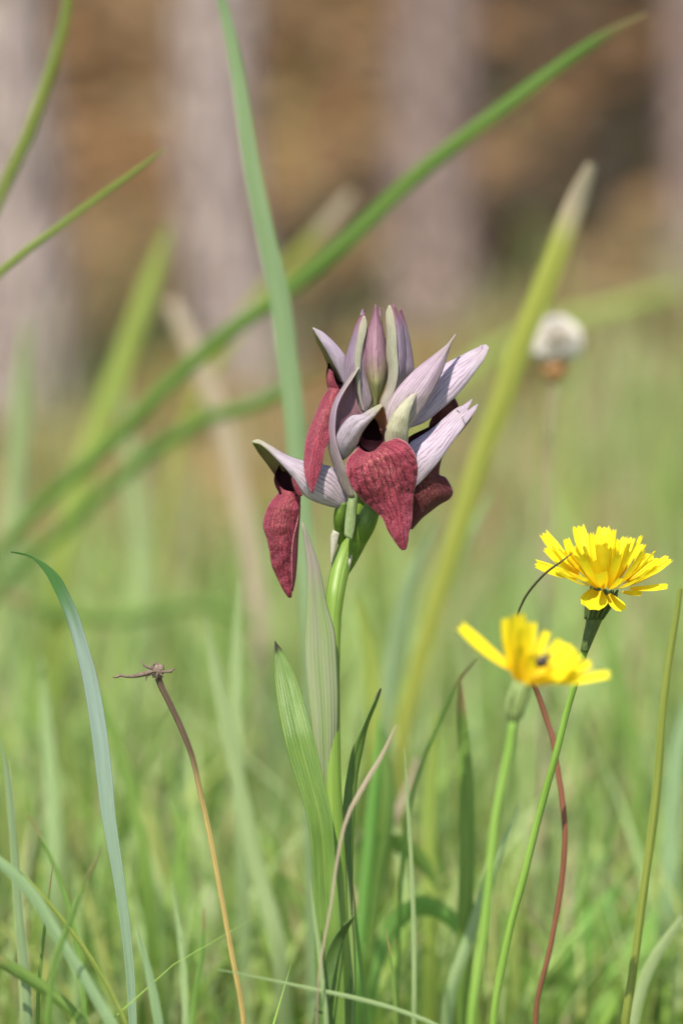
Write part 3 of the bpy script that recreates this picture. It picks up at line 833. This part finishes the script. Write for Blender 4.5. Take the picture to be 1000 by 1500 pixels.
h1 = at(873, 905, 1.0)
hawk_foot = at(722, 1500, 1.02)
hawk = thing('hawkbit_flower', 'sharp yellow hawkbit flower on a dark-topped green stalk, higher of the two', 'flower', (hawk_foot.x, hawk_foot.y, 0))
tube('stalk', [mm(874, 886, 0), mm(871, 900, 0), mm(863.5, 925, 0), mm(853, 960, 1), mm(839, 1009, 3), mm(828, 1047, 5), mm(815, 1100, 7), mm(790, 1190, 12), mm(765, 1290, 15), mm(745, 1365, 17), mm(722, 1500, 20), Vector((hawk_foot.x - 0.003, hawk_foot.y, -0.005))],
     [0.0026, 0.0021, 0.0016, 0.0012, 0.00105, 0.00105, 0.00105, 0.0011, 0.0011, 0.0011, 0.0012, 0.0013], M['hawk_stem'], hawk, ns=12, n=80)
cal = tube('involucre', [mm(884, 862, 0), mm(880, 872, 0), mm(876, 886, 0), mm(872, 898, 0), mm(867, 915, 0), mm(860, 938, 0), mm(855, 955, 0)], [0.0042, 0.0038, 0.0033, 0.0027, 0.0021, 0.00155, 0.00112], M['calyx'], hawk, ns=18, n=26)
for i in range(13):
    a = i * 2 * math.pi / 13
    def cp(px, py, r):
        return mm(px, py, 0) + RT * r * math.cos(a) - FWD * r * math.sin(a)
    tube('involucre_bract', [cp(869, 907, 0.0026), cp(874, 893, 0.0032), cp(879, 878, 0.0040), cp(884, 864, 0.0046)], [0.0003, 0.0006, 0.0006, 0.0002], M['calyx'] if i % 5 else M['calyx_pale'], cal, ns=6, n=10)
Bc = mm(886, 860, 0)
def q2(x, y, d):        # crop measure -> point
    return mm(770 + x / 4.545, 760 + y / 4.545, d)
outer = [  # base x,y, tip x,y (crop), depth of tip, width px
    (345, 365, 112, 108, 6, 13), (345, 380, 125, 205, 0, 11), (360, 400, 66, 312, -4, 13),
    (690, 465, 935, 456, -6, 8), (690, 440, 950, 272, 4, 12), (680, 430, 895, 290, -2, 12), (660, 410, 835, 255, 5, 13),
    (340, 330, 262, 140, 3, 9), (430, 340, 343, 58, 9, 14), (500, 330, 512, 62, 10, 13), (580, 340, 625, 145, 8, 12), (640, 360, 688, 210, 5, 9), (680, 400, 783, 232, 0, 7),
    (470, 480, 438, 604, -13, 25), (545, 505, 632, 612, -11, 13), (600, 330, 560, 160, 9, 9), (640, 490, 765, 500, -2, 7)]
def add_floret(par, mat, B, T, wpx, axis_c, bend, open_=0.0):
    ndir = (axis_c - (B + T) * 0.5).normalized() - FWD * open_
    if ndir.length < 1e-5:
        ndir = UP
    return link('floret', floret_mesh(B, T, wpx * 0.00027, ndir, bend), mat, par)
axc = Bc + UP * 0.030 - FWD * 0.006
for (bx, by, tx, ty, d, wp) in outer:
    B, T = q2(bx, by, d * 0.35), q2(tx, ty, d)
    add_floret(hawk, M['floret'], B, T, wp, axc, -0.05, 0.9)
axis_v = (UP * 0.95 - FWD * 0.30).normalized()
e1 = RT
e2 = axis_v.cross(RT).normalized()
for ring, (cnt, el, Lr, r0) in enumerate(((17, 36, 0.0135, 0.0052), (17, 50, 0.0130, 0.0042), (15, 64, 0.0125, 0.0030), (10, 78, 0.0115, 0.0016))):
    for i in range(cnt):
        a = 2 * math.pi * (i + 0.5 * (ring % 2) + random.uniform(-0.25, 0.25)) / cnt
        rad = e1 * math.cos(a) + e2 * math.sin(a)
        e = R(el + random.uniform(-9, 9))
        B = Bc + rad * r0 + axis_v * 0.001
        T = B + (rad * math.cos(e) + axis_v * math.sin(e)) * Lr * random.uniform(0.82, 1.15)
        add_floret(hawk, M['floret'], B, T, random.uniform(6.5, 9.5), axc, random.uniform(-0.07, 0.02))

# the nearer flower, out of focus
ND = 0.907
nf = at(690, 1500, ND)
nh = thing('hawkbit_flower', 'half-closed blurred yellow hawkbit flower with pale green base, lower of the two', 'flower', (nf.x, nf.y, 0))
tube('stalk', [at(753, 1045, ND), at(750, 1063, ND), at(745, 1100, ND), at(725, 1200, ND), at(717, 1280, ND), at(710, 1350, ND), at(690, 1500, ND), Vector((nf.x - 0.004, nf.y, -0.005))], [0.0012, 0.0011, 0.0011, 0.0012, 0.0012, 0.0012, 0.0013, 0.0013], M['hawk_stem'], nh, ns=10, n=50)
cal2 = tube('involucre', [at(765, 1000, ND), at(760, 1012, ND), at(755, 1030, ND), at(752, 1046, ND), at(750, 1058, ND)], [0.0026, 0.0026, 0.0024, 0.0021, 0.0011], M['calyx_pale'], nh, ns=16, n=18)
for i in range(9):
    a = i * 2 * math.pi / 9
    def cp2(px, py, r):
        return at(px, py, ND) + RT * r * math.cos(a) - FWD * r * math.sin(a)
    tube('involucre_bract', [cp2(752, 1050, 0.0019), cp2(755, 1030, 0.0025), cp2(762, 1008, 0.0027)], [0.0003, 0.0005, 0.0002], M['calyx'] if i % 3 == 0 else M['calyx_pale'], cal2, ns=6, n=8)
def q3(x, y, d):
    return at(660 + x / 4.167, 890 + y / 4.167, ND + d * 0.001)
Bn = q3(440, 480, 0)
axn = Bn + UP * 0.026 + RT * 0.006
for (bx, by, tx, ty, d, wp) in [
    (400, 400, 55, 128, 2, 15), (400, 450, 330, 75, 3, 14), (420, 440, 388, 50, -2, 20), (440, 430, 430, 130, -5, 17), (460, 430, 490, 95, 4, 11),
    (470, 420, 585, 150, 5, 9), (510, 430, 680, 212, 4, 13), (520, 440, 745, 248, 2, 13),
    (520, 450, 785, 300, 0, 13), (520, 455, 760, 345, -4, 15), (520, 460, 850, 350, -2, 12), (520, 455, 960, 418, -5, 12), (510, 470, 700, 420, -7, 16),
    (480, 470, 620, 400, -8, 15), (450, 470, 520, 300, -6, 14), (420, 460, 400, 250, -6, 16), (400, 440, 345, 200, 0, 14)]:
    B, T = q3(bx, by, d * 0.3), q3(tx, ty, d)
    add_floret(nh, M['floret'], B, T, wp * 0.98, axn, -0.05, 1.0)
# small dark insect among its florets
ic = q3(562, 332, -9)
iv = thing('insect', 'small dark insect sitting among the florets of the blurred yellow flower', 'insect', ic)
tube('abdomen', [ic + RT * -0.0017 - UP * 0.0012, ic + RT * -0.0008 - UP * 0.0004, ic + RT * 0.0004 + UP * 0.0006, ic + RT * 0.0011 + UP * 0.0012], [0.0006, 0.0014, 0.0014, 0.0006], M['insect'], iv, ns=12, n=14)
tube('head', [ic + RT * 0.0010 + UP * 0.0011, ic + RT * 0.0016 + UP * 0.0016, ic + RT * 0.0021 + UP * 0.0020], [0.0005, 0.0008, 0.0004], M['insect'], iv, ns=10, n=8)
for s in (-1, 0, 1):
    for sd_ in (-1, 1):
        b0 = ic + RT * 0.0006 * s + UP * 0.0005 * s
        side = (RT * 0.7 - UP * 0.7) * sd_
        tube('leg', [b0, b0 + side * 0.0016 - FWD * 0.0006, b0 + side * 0.0027 + FWD * 0.0012], [0.00018, 0.00015, 0.0001], M['insect'], iv, ns=5, n=8)

# ------------------------------------------------------------------ withered stalk on the left
wf_ = at(372, 1560, 1.01)
wd = thing('withered_stalk', 'withered flower head with ragged bracts on a leaning ochre stalk', 'dead flower', (wf_.x, wf_.y, 0))
tube('stalk', [mm(231, 984, 0), mm(234, 1000, 0), mm(245.6, 1024, 0), mm(265, 1065, 0), mm(281.6, 1108, 0), mm(293.6, 1161, 0), mm(306, 1216, 1), mm(320, 1290, 2), mm(340, 1400, 5), mm(357, 1500, 8), Vector((wf_.x, wf_.y, -0.005))],
     [0.0011, 0.00098, 0.00092, 0.00088, 0.00082, 0.0008, 0.0008, 0.0008, 0.00085, 0.0009, 0.001], M['dry_stalk'], wd, ns=10, n=80)
def lump(name, pts, rad, mat, par, amp, ns=14, n=16):
    o = tube(name, pts, rad, mat, par, ns=ns, n=n)
    for v in o.data.vertices:
        q = v.co * 1500
        v.co += Vector((noise.noise(q), noise.noise(q + Vector((9, 0, 0))), noise.noise(q + Vector((0, 9, 0))))) * amp
    return o
lump('receptacle', [mm(231, 993, 0), mm(231, 985, 0), mm(233, 978, 0), mm(234, 973, 0)], [0.0011, 0.0018, 0.0017, 0.0008], M['dry_bract'], wd, 0.0005)
for pts, r_ in (
    ([(226, 983, -1), (212, 987, -1), (196, 990.5, -2), (184, 991, -2), (176, 989, -2), (171, 992, -2), (165, 992, -2)], [0.0006, 0.0008, 0.0006, 0.0004, 0.0005, 0.0004, 0.0001]),
    ([(228, 980, 0), (219, 978, 0), (212, 975, 0), (208, 967, 0)], [0.0005, 0.0005, 0.0004, 0.0001]),
    ([(226, 982, -1), (224, 976, -1), (226, 971, -1), (228, 968, -1)], [0.0004, 0.0004, 0.0003, 0.0001]),
    ([(236, 984, -1), (245, 984, -2), (251, 983, -2), (254, 980, -2), (258, 980, -2)], [0.0005, 0.0004, 0.0005, 0.0003, 0.0001]),
    ([(228, 986, -1), (221, 988, -1), (215, 991, -1), (214, 998, -1)], [0.0004, 0.0003, 0.0003, 0.0001]),
    ([(232, 986, -2), (226, 990, -2), (223, 993, -2)], [0.0005, 0.0004, 0.0001]),
    ([(234, 986, -2), (238, 990, -2), (239, 992, -2)], [0.0004, 0.0003, 0.0001]),
    ([(230, 980, 1), (232, 973, 1), (229, 969, 1)], [0.0004, 0.0003, 0.0001]),
    ([(237, 979, 0), (240, 976, 0), (241, 972, 0)], [0.0004, 0.0003, 0.0001]),
    ([(229, 985, -2), (224, 984, -3), (219, 986, -3), (216, 984, -3)], [0.0004, 0.0003, 0.0002, 0.0001]),
    ([(231, 988, -2), (229, 994, -2), (226, 997, -2)], [0.0004, 0.0002, 0.0001])):
    tube('bract', [mm(*p) for p in pts], r_, M['papery'] if pts[0] == (99, 0, 0) else M['dry_bract'], wd, ns=6, n=18)

# ------------------------------------------------------------------ red-brown stalk with a thread-thin curved top
rf = at(772, 1515, 1.03)
rs_ = thing('reddish_stalk', 'bare red-brown stalk rising between the two hawkbit stalks, ending in a thin curved thread', 'stalk', (rf.x, rf.y, 0))
tube('stalk', [mm(757, 902, 4), mm(756, 930, 8), mm(765, 970, 14), mm(785, 1011, 20), mm(800, 1054, 22), mm(809, 1080, 22), mm(816, 1125, 22), mm(823, 1170, 22), mm(827, 1225, 22), mm(821, 1300, 24), mm(805, 1390, 26), mm(785, 1480, 29), Vector((rf.x, rf.y, -0.004))],
     [0.0003, 0.00045, 0.0006, 0.0008, 0.0009, 0.00085, 0.00085, 0.0009, 0.0009, 0.00085, 0.0008, 0.0008, 0.0008], M['red_stalk'], rs_, ns=9, n=80)
tube('thread', [mm(839, 809, -18), mm(825, 820, -17), mm(797, 841, -10), mm(772.5, 869, -3), mm(760, 893, 3), mm(757, 903, 4)], [0.0001, 0.00026, 0.00036, 0.00038, 0.00034, 0.0003], M['thread'], rs_, ns=7, n=40)

# ------------------------------------------------------------------ white seed head in the background
SDp = 1.29
sf = at(790, 1300, SDp)
sh = thing('seed_head', 'round white fluffy seed head with tawny base on a thin stalk', 'seed head', (sf.x, sf.y, 0))
tube('stalk', [at(811, 552, SDp), at(807, 600, SDp), at(802, 720, SDp), at(798, 900, SDp), at(792, 1150, SDp), Vector((sf.x, sf.y, -0.005))], [0.0012, 0.0009, 0.0008, 0.0008, 0.0009, 0.001], M['straw'], sh, ns=8, n=40)
lump('receptacle', [at(812, 562, SDp), at(812, 550, SDp), at(813, 535, SDp), at(814, 520, SDp)], [0.0015, 0.0045, 0.0052, 0.004], M['tawny'], sh, 0.0006)
pc = at(815, 500, SDp)
V, F = [], []
for i in range(2200):
    d = Vector((rng.normal(), rng.normal(), rng.normal())).normalized()
    if d.z < -0.65:
        continue
    L = 0.0095 * (0.8 + 0.25 * random.random())
    s = d.cross(Vector((rng.normal(), rng.normal(), rng.normal()))).normalized() * 0.0009
    k0 = len(V)
    V += [pc + d * 0.002 - s * 0.5, pc + d * 0.002 + s * 0.5, pc + d * L + s, pc + d * L - s]
    F.append((k0, k0 + 1, k0 + 2, k0 + 3))
pp = link('pappus', grid_mesh('pappus', V, F), M['pappus'], sh, smooth=False)
pp['kind'] = 'stuff'

# ------------------------------------------------------------------ grass blades one can pick out
def hero(pts, wid, mat, label, turn=0.0, group=None, keel=0.18):
    o = blade('grass_blade', pts, wid, M[mat], None, turn, keel)
    return tag(o, label, 'grass blade', group)
def dd(pts, D0, D1=None):
    D1 = D0 if D1 is None else D1
    n = len(pts)
    return [(x, y, D0 + (D1 - D0) * i / (n - 1)) for i, (x, y) in enumerate(pts)]
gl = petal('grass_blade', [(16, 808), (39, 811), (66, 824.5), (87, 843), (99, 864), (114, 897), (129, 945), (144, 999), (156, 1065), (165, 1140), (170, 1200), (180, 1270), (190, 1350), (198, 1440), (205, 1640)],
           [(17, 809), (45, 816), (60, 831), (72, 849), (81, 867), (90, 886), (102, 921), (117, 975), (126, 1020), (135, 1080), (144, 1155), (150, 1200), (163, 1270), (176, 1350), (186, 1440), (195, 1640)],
           M['sheen_blade'], None, [4, 0, -6, -12, -18, -24], [4, 0, -6, -12, -18, -24], [0.2, -0.8, -0.8, -0.8, -0.5], nu=9, nv=80, thick=0.25)
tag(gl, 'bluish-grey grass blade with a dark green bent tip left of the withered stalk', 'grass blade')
hero(dd([(318, -40), (325, 0), (345, 90), (362, 200), (378, 290), (395, 370), (410, 440), (420, 520), (430, 600), (436, 680), (446, 800), (455, 950)], 1.105, 1.13), [10, 14, 19, 23, 26, 28, 30, 30, 30, 30, 28, 26], 'grass_b', 'tall bluish-green grass stem crossing the arching blade left of the orchid')
hero(dd([(945, 20), (895, 45), (820, 95), (700, 185), (600, 265), (500, 360), (420, 425), (330, 490), (240, 570), (150, 660), (60, 740), (-20, 840), (-90, 980)], 1.14, 1.42), [4, 13, 17, 20, 23, 25, 25, 24, 24, 24, 22, 20, 18], 'grass_g', 'longest arching green grass blade sweeping over behind the orchid')
hero(dd([(866, 240), (852, 275), (838, 310), (800, 410), (760, 510), (730, 600), (700, 680), (670, 780), (640, 880), (612, 980), (588, 1090)], 1.20, 1.25), [13, 27, 31, 33, 33, 33, 32, 30, 28, 26, 24], 'grass_ytip', 'yellow-green grass blade with blunt dry beige tip beside the seed head')
hero(dd([(242, 217), (200, 250), (150, 285), (90, 330), (0, 400), (-60, 480), (-100, 620)], 1.10, 1.12), [2, 8, 10, 11, 12, 12, 11], 'grass_y', 'short thin olive grass tip slanting up in front of the brown bank', 20)
hero(dd([(104, -20), (92, 50), (70, 120), (40, 205), (0, 290), (-40, 420)], 1.17, 1.18), [12, 16, 18, 20, 18, 16], 'grass_y', 'olive grass blade curving upright in front of the leftmost pale trunk', 30)
hero(dd([(248, 330), (225, 400), (190, 500), (150, 610), (110, 730), (85, 850)], 1.5, 1.5), [6, 24, 30, 34, 34, 30], 'grass_y', 'broad blurred yellow-green blade slanting past the dry pinkish stalk')
hero(dd([(250, 440), (290, 530), (325, 620), (350, 720), (370, 830), (380, 950)], 1.50, 1.5), [20, 26, 28, 28, 26, 24], 'straw', 'blurred dry pinkish-straw blade leaning behind the lowest crimson lip')
hero(dd([(480, 540), (380, 590), (300, 615), (200, 680), (100, 770), (0, 860), (-60, 960)], 1.33, 1.5), [16, 19, 20, 20, 20, 18, 16], 'grass_g', 'green grass blade crossing low beneath the longest arching blade', 10)
hero(dd([(515, 285), (470, 340), (420, 390), (370, 450), (300, 560), (250, 700)], 1.55, 1.6), [14, 20, 20, 18, 16, 14], 'grass_ytip', 'blurred dry tan blade tip just above the longest arching blade')
hero(dd([(1000, 420), (900, 450), (800, 478), (700, 530), (610, 620), (560, 760)], 1.9, 1.9), [14, 18, 20, 20, 18, 16], 'grass_y', 'faint yellow-green blade lying across behind the seed head')
hero(dd([(996, 862), (991, 897), (979, 974), (969, 1058), (964, 1130), (957, 1200), (942, 1310), (927, 1425), (916, 1500)], 0.965, 0.97), [7, 9, 11, 12, 13, 13, 13, 13, 13], 'grass_y', 'yellow-green upright grass stalk right of the red-brown stalk', 0, None, 0.6)
hero(dd([(675, 1000), (676, 1040), (680, 1100), (684, 1200), (682, 1320)], 1.07, 1.08), [3, 14, 20, 24, 24], 'grass_g', 'short broad green blade between the orchid and the hawkbits')
hero(dd([(697, 965), (675, 995), (655, 1035), (630, 1090), (605, 1160), (590, 1260)], 1.06, 1.07), [3, 7, 8, 8, 8, 8], 'grass_g', 'thin dark green blade leaning beside the short broad blade', 40)
hero(dd([(580, 1062), (560, 1105), (530, 1155), (507, 1200), (492, 1270), (484, 1330), (476, 1370), (466, 1440)], 0.962, 0.95), [2, 6, 7, 5, 4, 3.5, 3, 3], 'straw', 'thin pinkish dry blade crossing in front of the orchid leaves')
hero(dd([(612, 1110), (590, 1170), (565, 1230), (552, 1300), (546, 1380)], 1.15, 1.15), [6, 11, 11, 10, 10], 'straw', 'blurred pinkish dry blade behind the right orchid leaf')
hero(dd([(454, 1290), (460, 1340), (468, 1400), (473, 1450), (478, 1500)], 0.955, 0.955), [1, 5, 6, 7, 7], 'grass_p', 'thin pale grass tip in front of the dark spotted leaf')
hero(dd([(318, 1420), (380, 1432), (450, 1447), (520, 1462), (590, 1482), (660, 1515), (690, 1560)], 0.955, 0.955), [1.5, 3, 5, 6.5, 6.5, 6, 5], 'grass_p', 'pale thin blade lying nearly level across the dark spotted leaf')
hero(dd([(592, 1095), (597, 1180), (603, 1280), (606, 1380), (606, 1500)], 1.03, 1.03), [1, 5, 6, 7, 7], 'grass_p', 'thin straight pale blade right of the orchid leaves')
hero(dd([(516, 1290), (522, 1360), (530, 1430), (536, 1510)], 1.02, 1.02), [1, 5, 6, 7], 'grass_g', 'fine green blade just right of the dark spotted leaf')
hero(dd([(565, 1360), (574, 1420), (580, 1500)], 1.01, 1.01), [1, 5, 6], 'grass_g', 'short fine green blade right of the dark spotted leaf')
low = iter(['bluish blade standing upright beside the finest pale one at the grass edge',
            'finest pale blade standing beside the bluish upright one',
            'slim yellow-green blade leaning across the thick bluish leaning one',
            'hair-thin green upright tip left of the bluish-grey bent blade',
            'thick bluish blade leaning over the low grass left of the withered stalk',
            'broad short green blade bent low under the thick bluish leaning blade',
            'short bluish tip at the foot of the bluish-grey bent blade',
            'soft green blade leaning towards the bluish-grey bent blade from its foot',
            'pale slim tip standing beside the foot of the ochre withered stalk',
            'green slim tip leaning beside the foot of the ochre withered stalk',
            'soft green blade arching behind the hair-thin green tip'])
lg = 'thin grass blades low on the left'
for pts, wd_, mat, D in (
    ([(0, 1080), (12, 1140), (20, 1230), (28, 1330), (38, 1430), (44, 1520)], [1, 9, 11, 13, 14, 14], 'grass_b', 0.96),
    ([(14, 1110), (18, 1170), (22, 1260), (30, 1400), (34, 1500)], [1, 6, 8, 10, 10], 'grass_p', 0.97),
    ([(-10, 1250), (40, 1290), (85, 1340), (130, 1400), (165, 1460), (190, 1520)], [8, 9, 8, 8, 8, 8], 'grass_y', 0.965),
    ([(79, 1262), (72, 1310), (65, 1370), (58, 1440), (56, 1510)], [1, 4, 5, 6, 6], 'grass_g', 0.985),
    ([(-30, 1240), (40, 1300), (90, 1380), (140, 1460), (180, 1540)], [14, 17, 16, 16, 15], 'grass_b', 0.93),
    ([(-40, 1390), (0, 1410), (50, 1440), (90, 1470), (125, 1510)], [18, 22, 22, 20, 18], 'grass_g', 0.95),
    ([(200, 1360), (215, 1410), (228, 1470), (236, 1520)], [2, 10, 14, 14], 'grass_b', 0.95),
    ([(150, 1240), (110, 1330), (80, 1420), (70, 1510)], [2, 8, 10, 10], 'grass_g', 0.92),
    ([(250, 1290), (262, 1360), (270, 1440), (272, 1520)], [2, 8, 10, 10], 'grass_p', 1.06),
    ([(300, 1330), (296, 1400), (285, 1470), (280, 1540)], [2, 8, 10, 10], 'grass_g', 1.05),
    ([(40, 1190), (80, 1270), (110, 1370), (125, 1500)], [2, 8, 9, 9], 'grass_g', 1.05)):
    hero(dd(pts, D), wd_, mat, next(low), random.uniform(-30, 30), lg)
mid = iter(['pale blurred blade leaning between the withered stalk and the left orchid leaf',
            'pale blurred upright blade behind the dangling crimson lip',
            'green blurred blade leaning just behind the withered head',
            'pale blurred upright blade behind the bluish-grey bent blade',
            'wide bluish blurred blade right of the orchid stem',
            'pale blurred blade leaning left behind the orchid stem and dry-tipped blade',
            'yellow-green blurred blade just right of the sheathing orchid leaf',
            'green blurred blade lying level behind the bluish-grey bent blade',
            'faint pale upright blade beneath the broad yellow-green slanting blade',
            'faint wide pale upright blade under the leftmost pale trunk',
            'green blurred blade bending down behind the sharp yellow flower',
            'bluish blurred blade behind the yellow-green upright grass stalk',
            'pale blade leaning across behind the two hawkbit stalks',
            'pale blade leaning at the foot of the yellow-green upright grass stalk',
            'yellow-green blurred upright blade beside the short broad green blade'])
mg = 'blurred grass blades behind the orchid'
for pts, wd_, mat, D in (
    ([(300, 900), (320, 1000), (345, 1120), (375, 1260), (410, 1400)], [3, 18, 22, 24, 24], 'grass_p', 1.13),
    ([(350, 850), (345, 960), (345, 1080), (352, 1200)], [3, 16, 20, 22], 'grass_p', 1.15),
    ([(120, 960), (160, 1060), (195, 1180), (215, 1300)], [3, 16, 20, 22], 'grass_g', 1.17),
    ([(60, 960), (70, 1080), (78, 1200), (80, 1300)], [3, 18, 22, 24], 'grass_p', 1.2),
    ([(640, 760), (600, 860), (575, 980), (560, 1100)], [4, 24, 28, 28], 'grass_b', 1.25),
    ([(720, 720), (660, 840), (620, 960), (590, 1100)], [4, 22, 26, 28], 'grass_p', 1.3),
    ([(520, 870), (540, 950), (545, 1020), (545, 1120)], [4, 22, 28, 28], 'grass_y', 1.2),
    ([(0, 870), (80, 895), (180, 905), (290, 885), (380, 930)], [14, 22, 24, 22, 18], 'grass_g', 1.5),
    ([(180, 560), (190, 680), (205, 800), (215, 920)], [4, 24, 28, 28], 'grass_p', 1.6),
    ([(40, 470), (30, 600), (25, 720), (20, 860)], [5, 30, 34, 36], 'grass_p', 1.55),
    ([(860, 880), (900, 980), (930, 1100), (940, 1240)], [4, 20, 24, 24], 'grass_g', 1.3),
    ([(1010, 1010), (990, 1100), (980, 1220), (975, 1340)], [10, 22, 24, 24], 'grass_b', 1.2),
    ([(760, 1180), (720, 1280), (690, 1370), (660, 1460)], [4, 16, 20, 20], 'grass_p', 1.08),
    ([(1010, 1330), (960, 1400), (935, 1460), (920, 1540)], [10, 16, 18, 18], 'grass_p', 1.06),
    ([(640, 1040), (632, 1140), (630, 1260), (632, 1380)], [4, 18, 22, 22], 'grass_y', 1.14)):
    hero(dd(pts, D), wd_, mat, next(mid), random.uniform(-25, 25), mg)

hero(dd([(556, 1050), (557, 1100), (552, 1160), (545, 1240), (535, 1340), (525, 1450)], 1.12), [3, 18, 26, 28, 24, 20], 'broad', 'dark green blurred blade close behind the right orchid leaf', 40)

# broad leaves low behind the stalks
def broad_plant(leaves, loc, label):
    t = thing('leafy_plant', label, 'plant', loc)
    for pts, wd_, D, tn in leaves:
        blade('leaf', dd(pts, D), wd_, M['broad'], t, tn, keel=0.12)
    return t
broad_plant([([(900, 1300), (880, 1350), (850, 1420), (820, 1490), (815, 1540)], [10, 60, 85, 70, 30], 1.2, 15), ([(960, 1330), (930, 1400), (890, 1460), (840, 1520), (820, 1560)], [10, 50, 60, 45, 25], 1.19, -35), ([(740, 1330), (760, 1390), (785, 1450), (805, 1510), (815, 1550)], [10, 50, 60, 45, 25], 1.21, 40)],
            Vector((at(815, 1500, 1.2).x, at(815, 1500, 1.2).y, 0)), 'broad fresh green leaves low behind the red-brown stalk')
broad_plant([([(640, 1300), (610, 1260), (570, 1235), (535, 1240), (528, 1330), (530, 1480)], [6, 40, 44, 30, 14, 12], 1.13, 50), ([(560, 1070), (570, 1130), (572, 1200), (556, 1300), (540, 1460)], [8, 30, 36, 28, 14], 1.12, 55), ([(680, 1380), (650, 1340), (610, 1330), (570, 1370), (545, 1470)], [6, 34, 40, 30, 14], 1.11, 35)],
            Vector((at(535, 1480, 1.12).x, at(535, 1480, 1.12).y, 0)), 'dark green broad leaves in shade close behind the orchid')
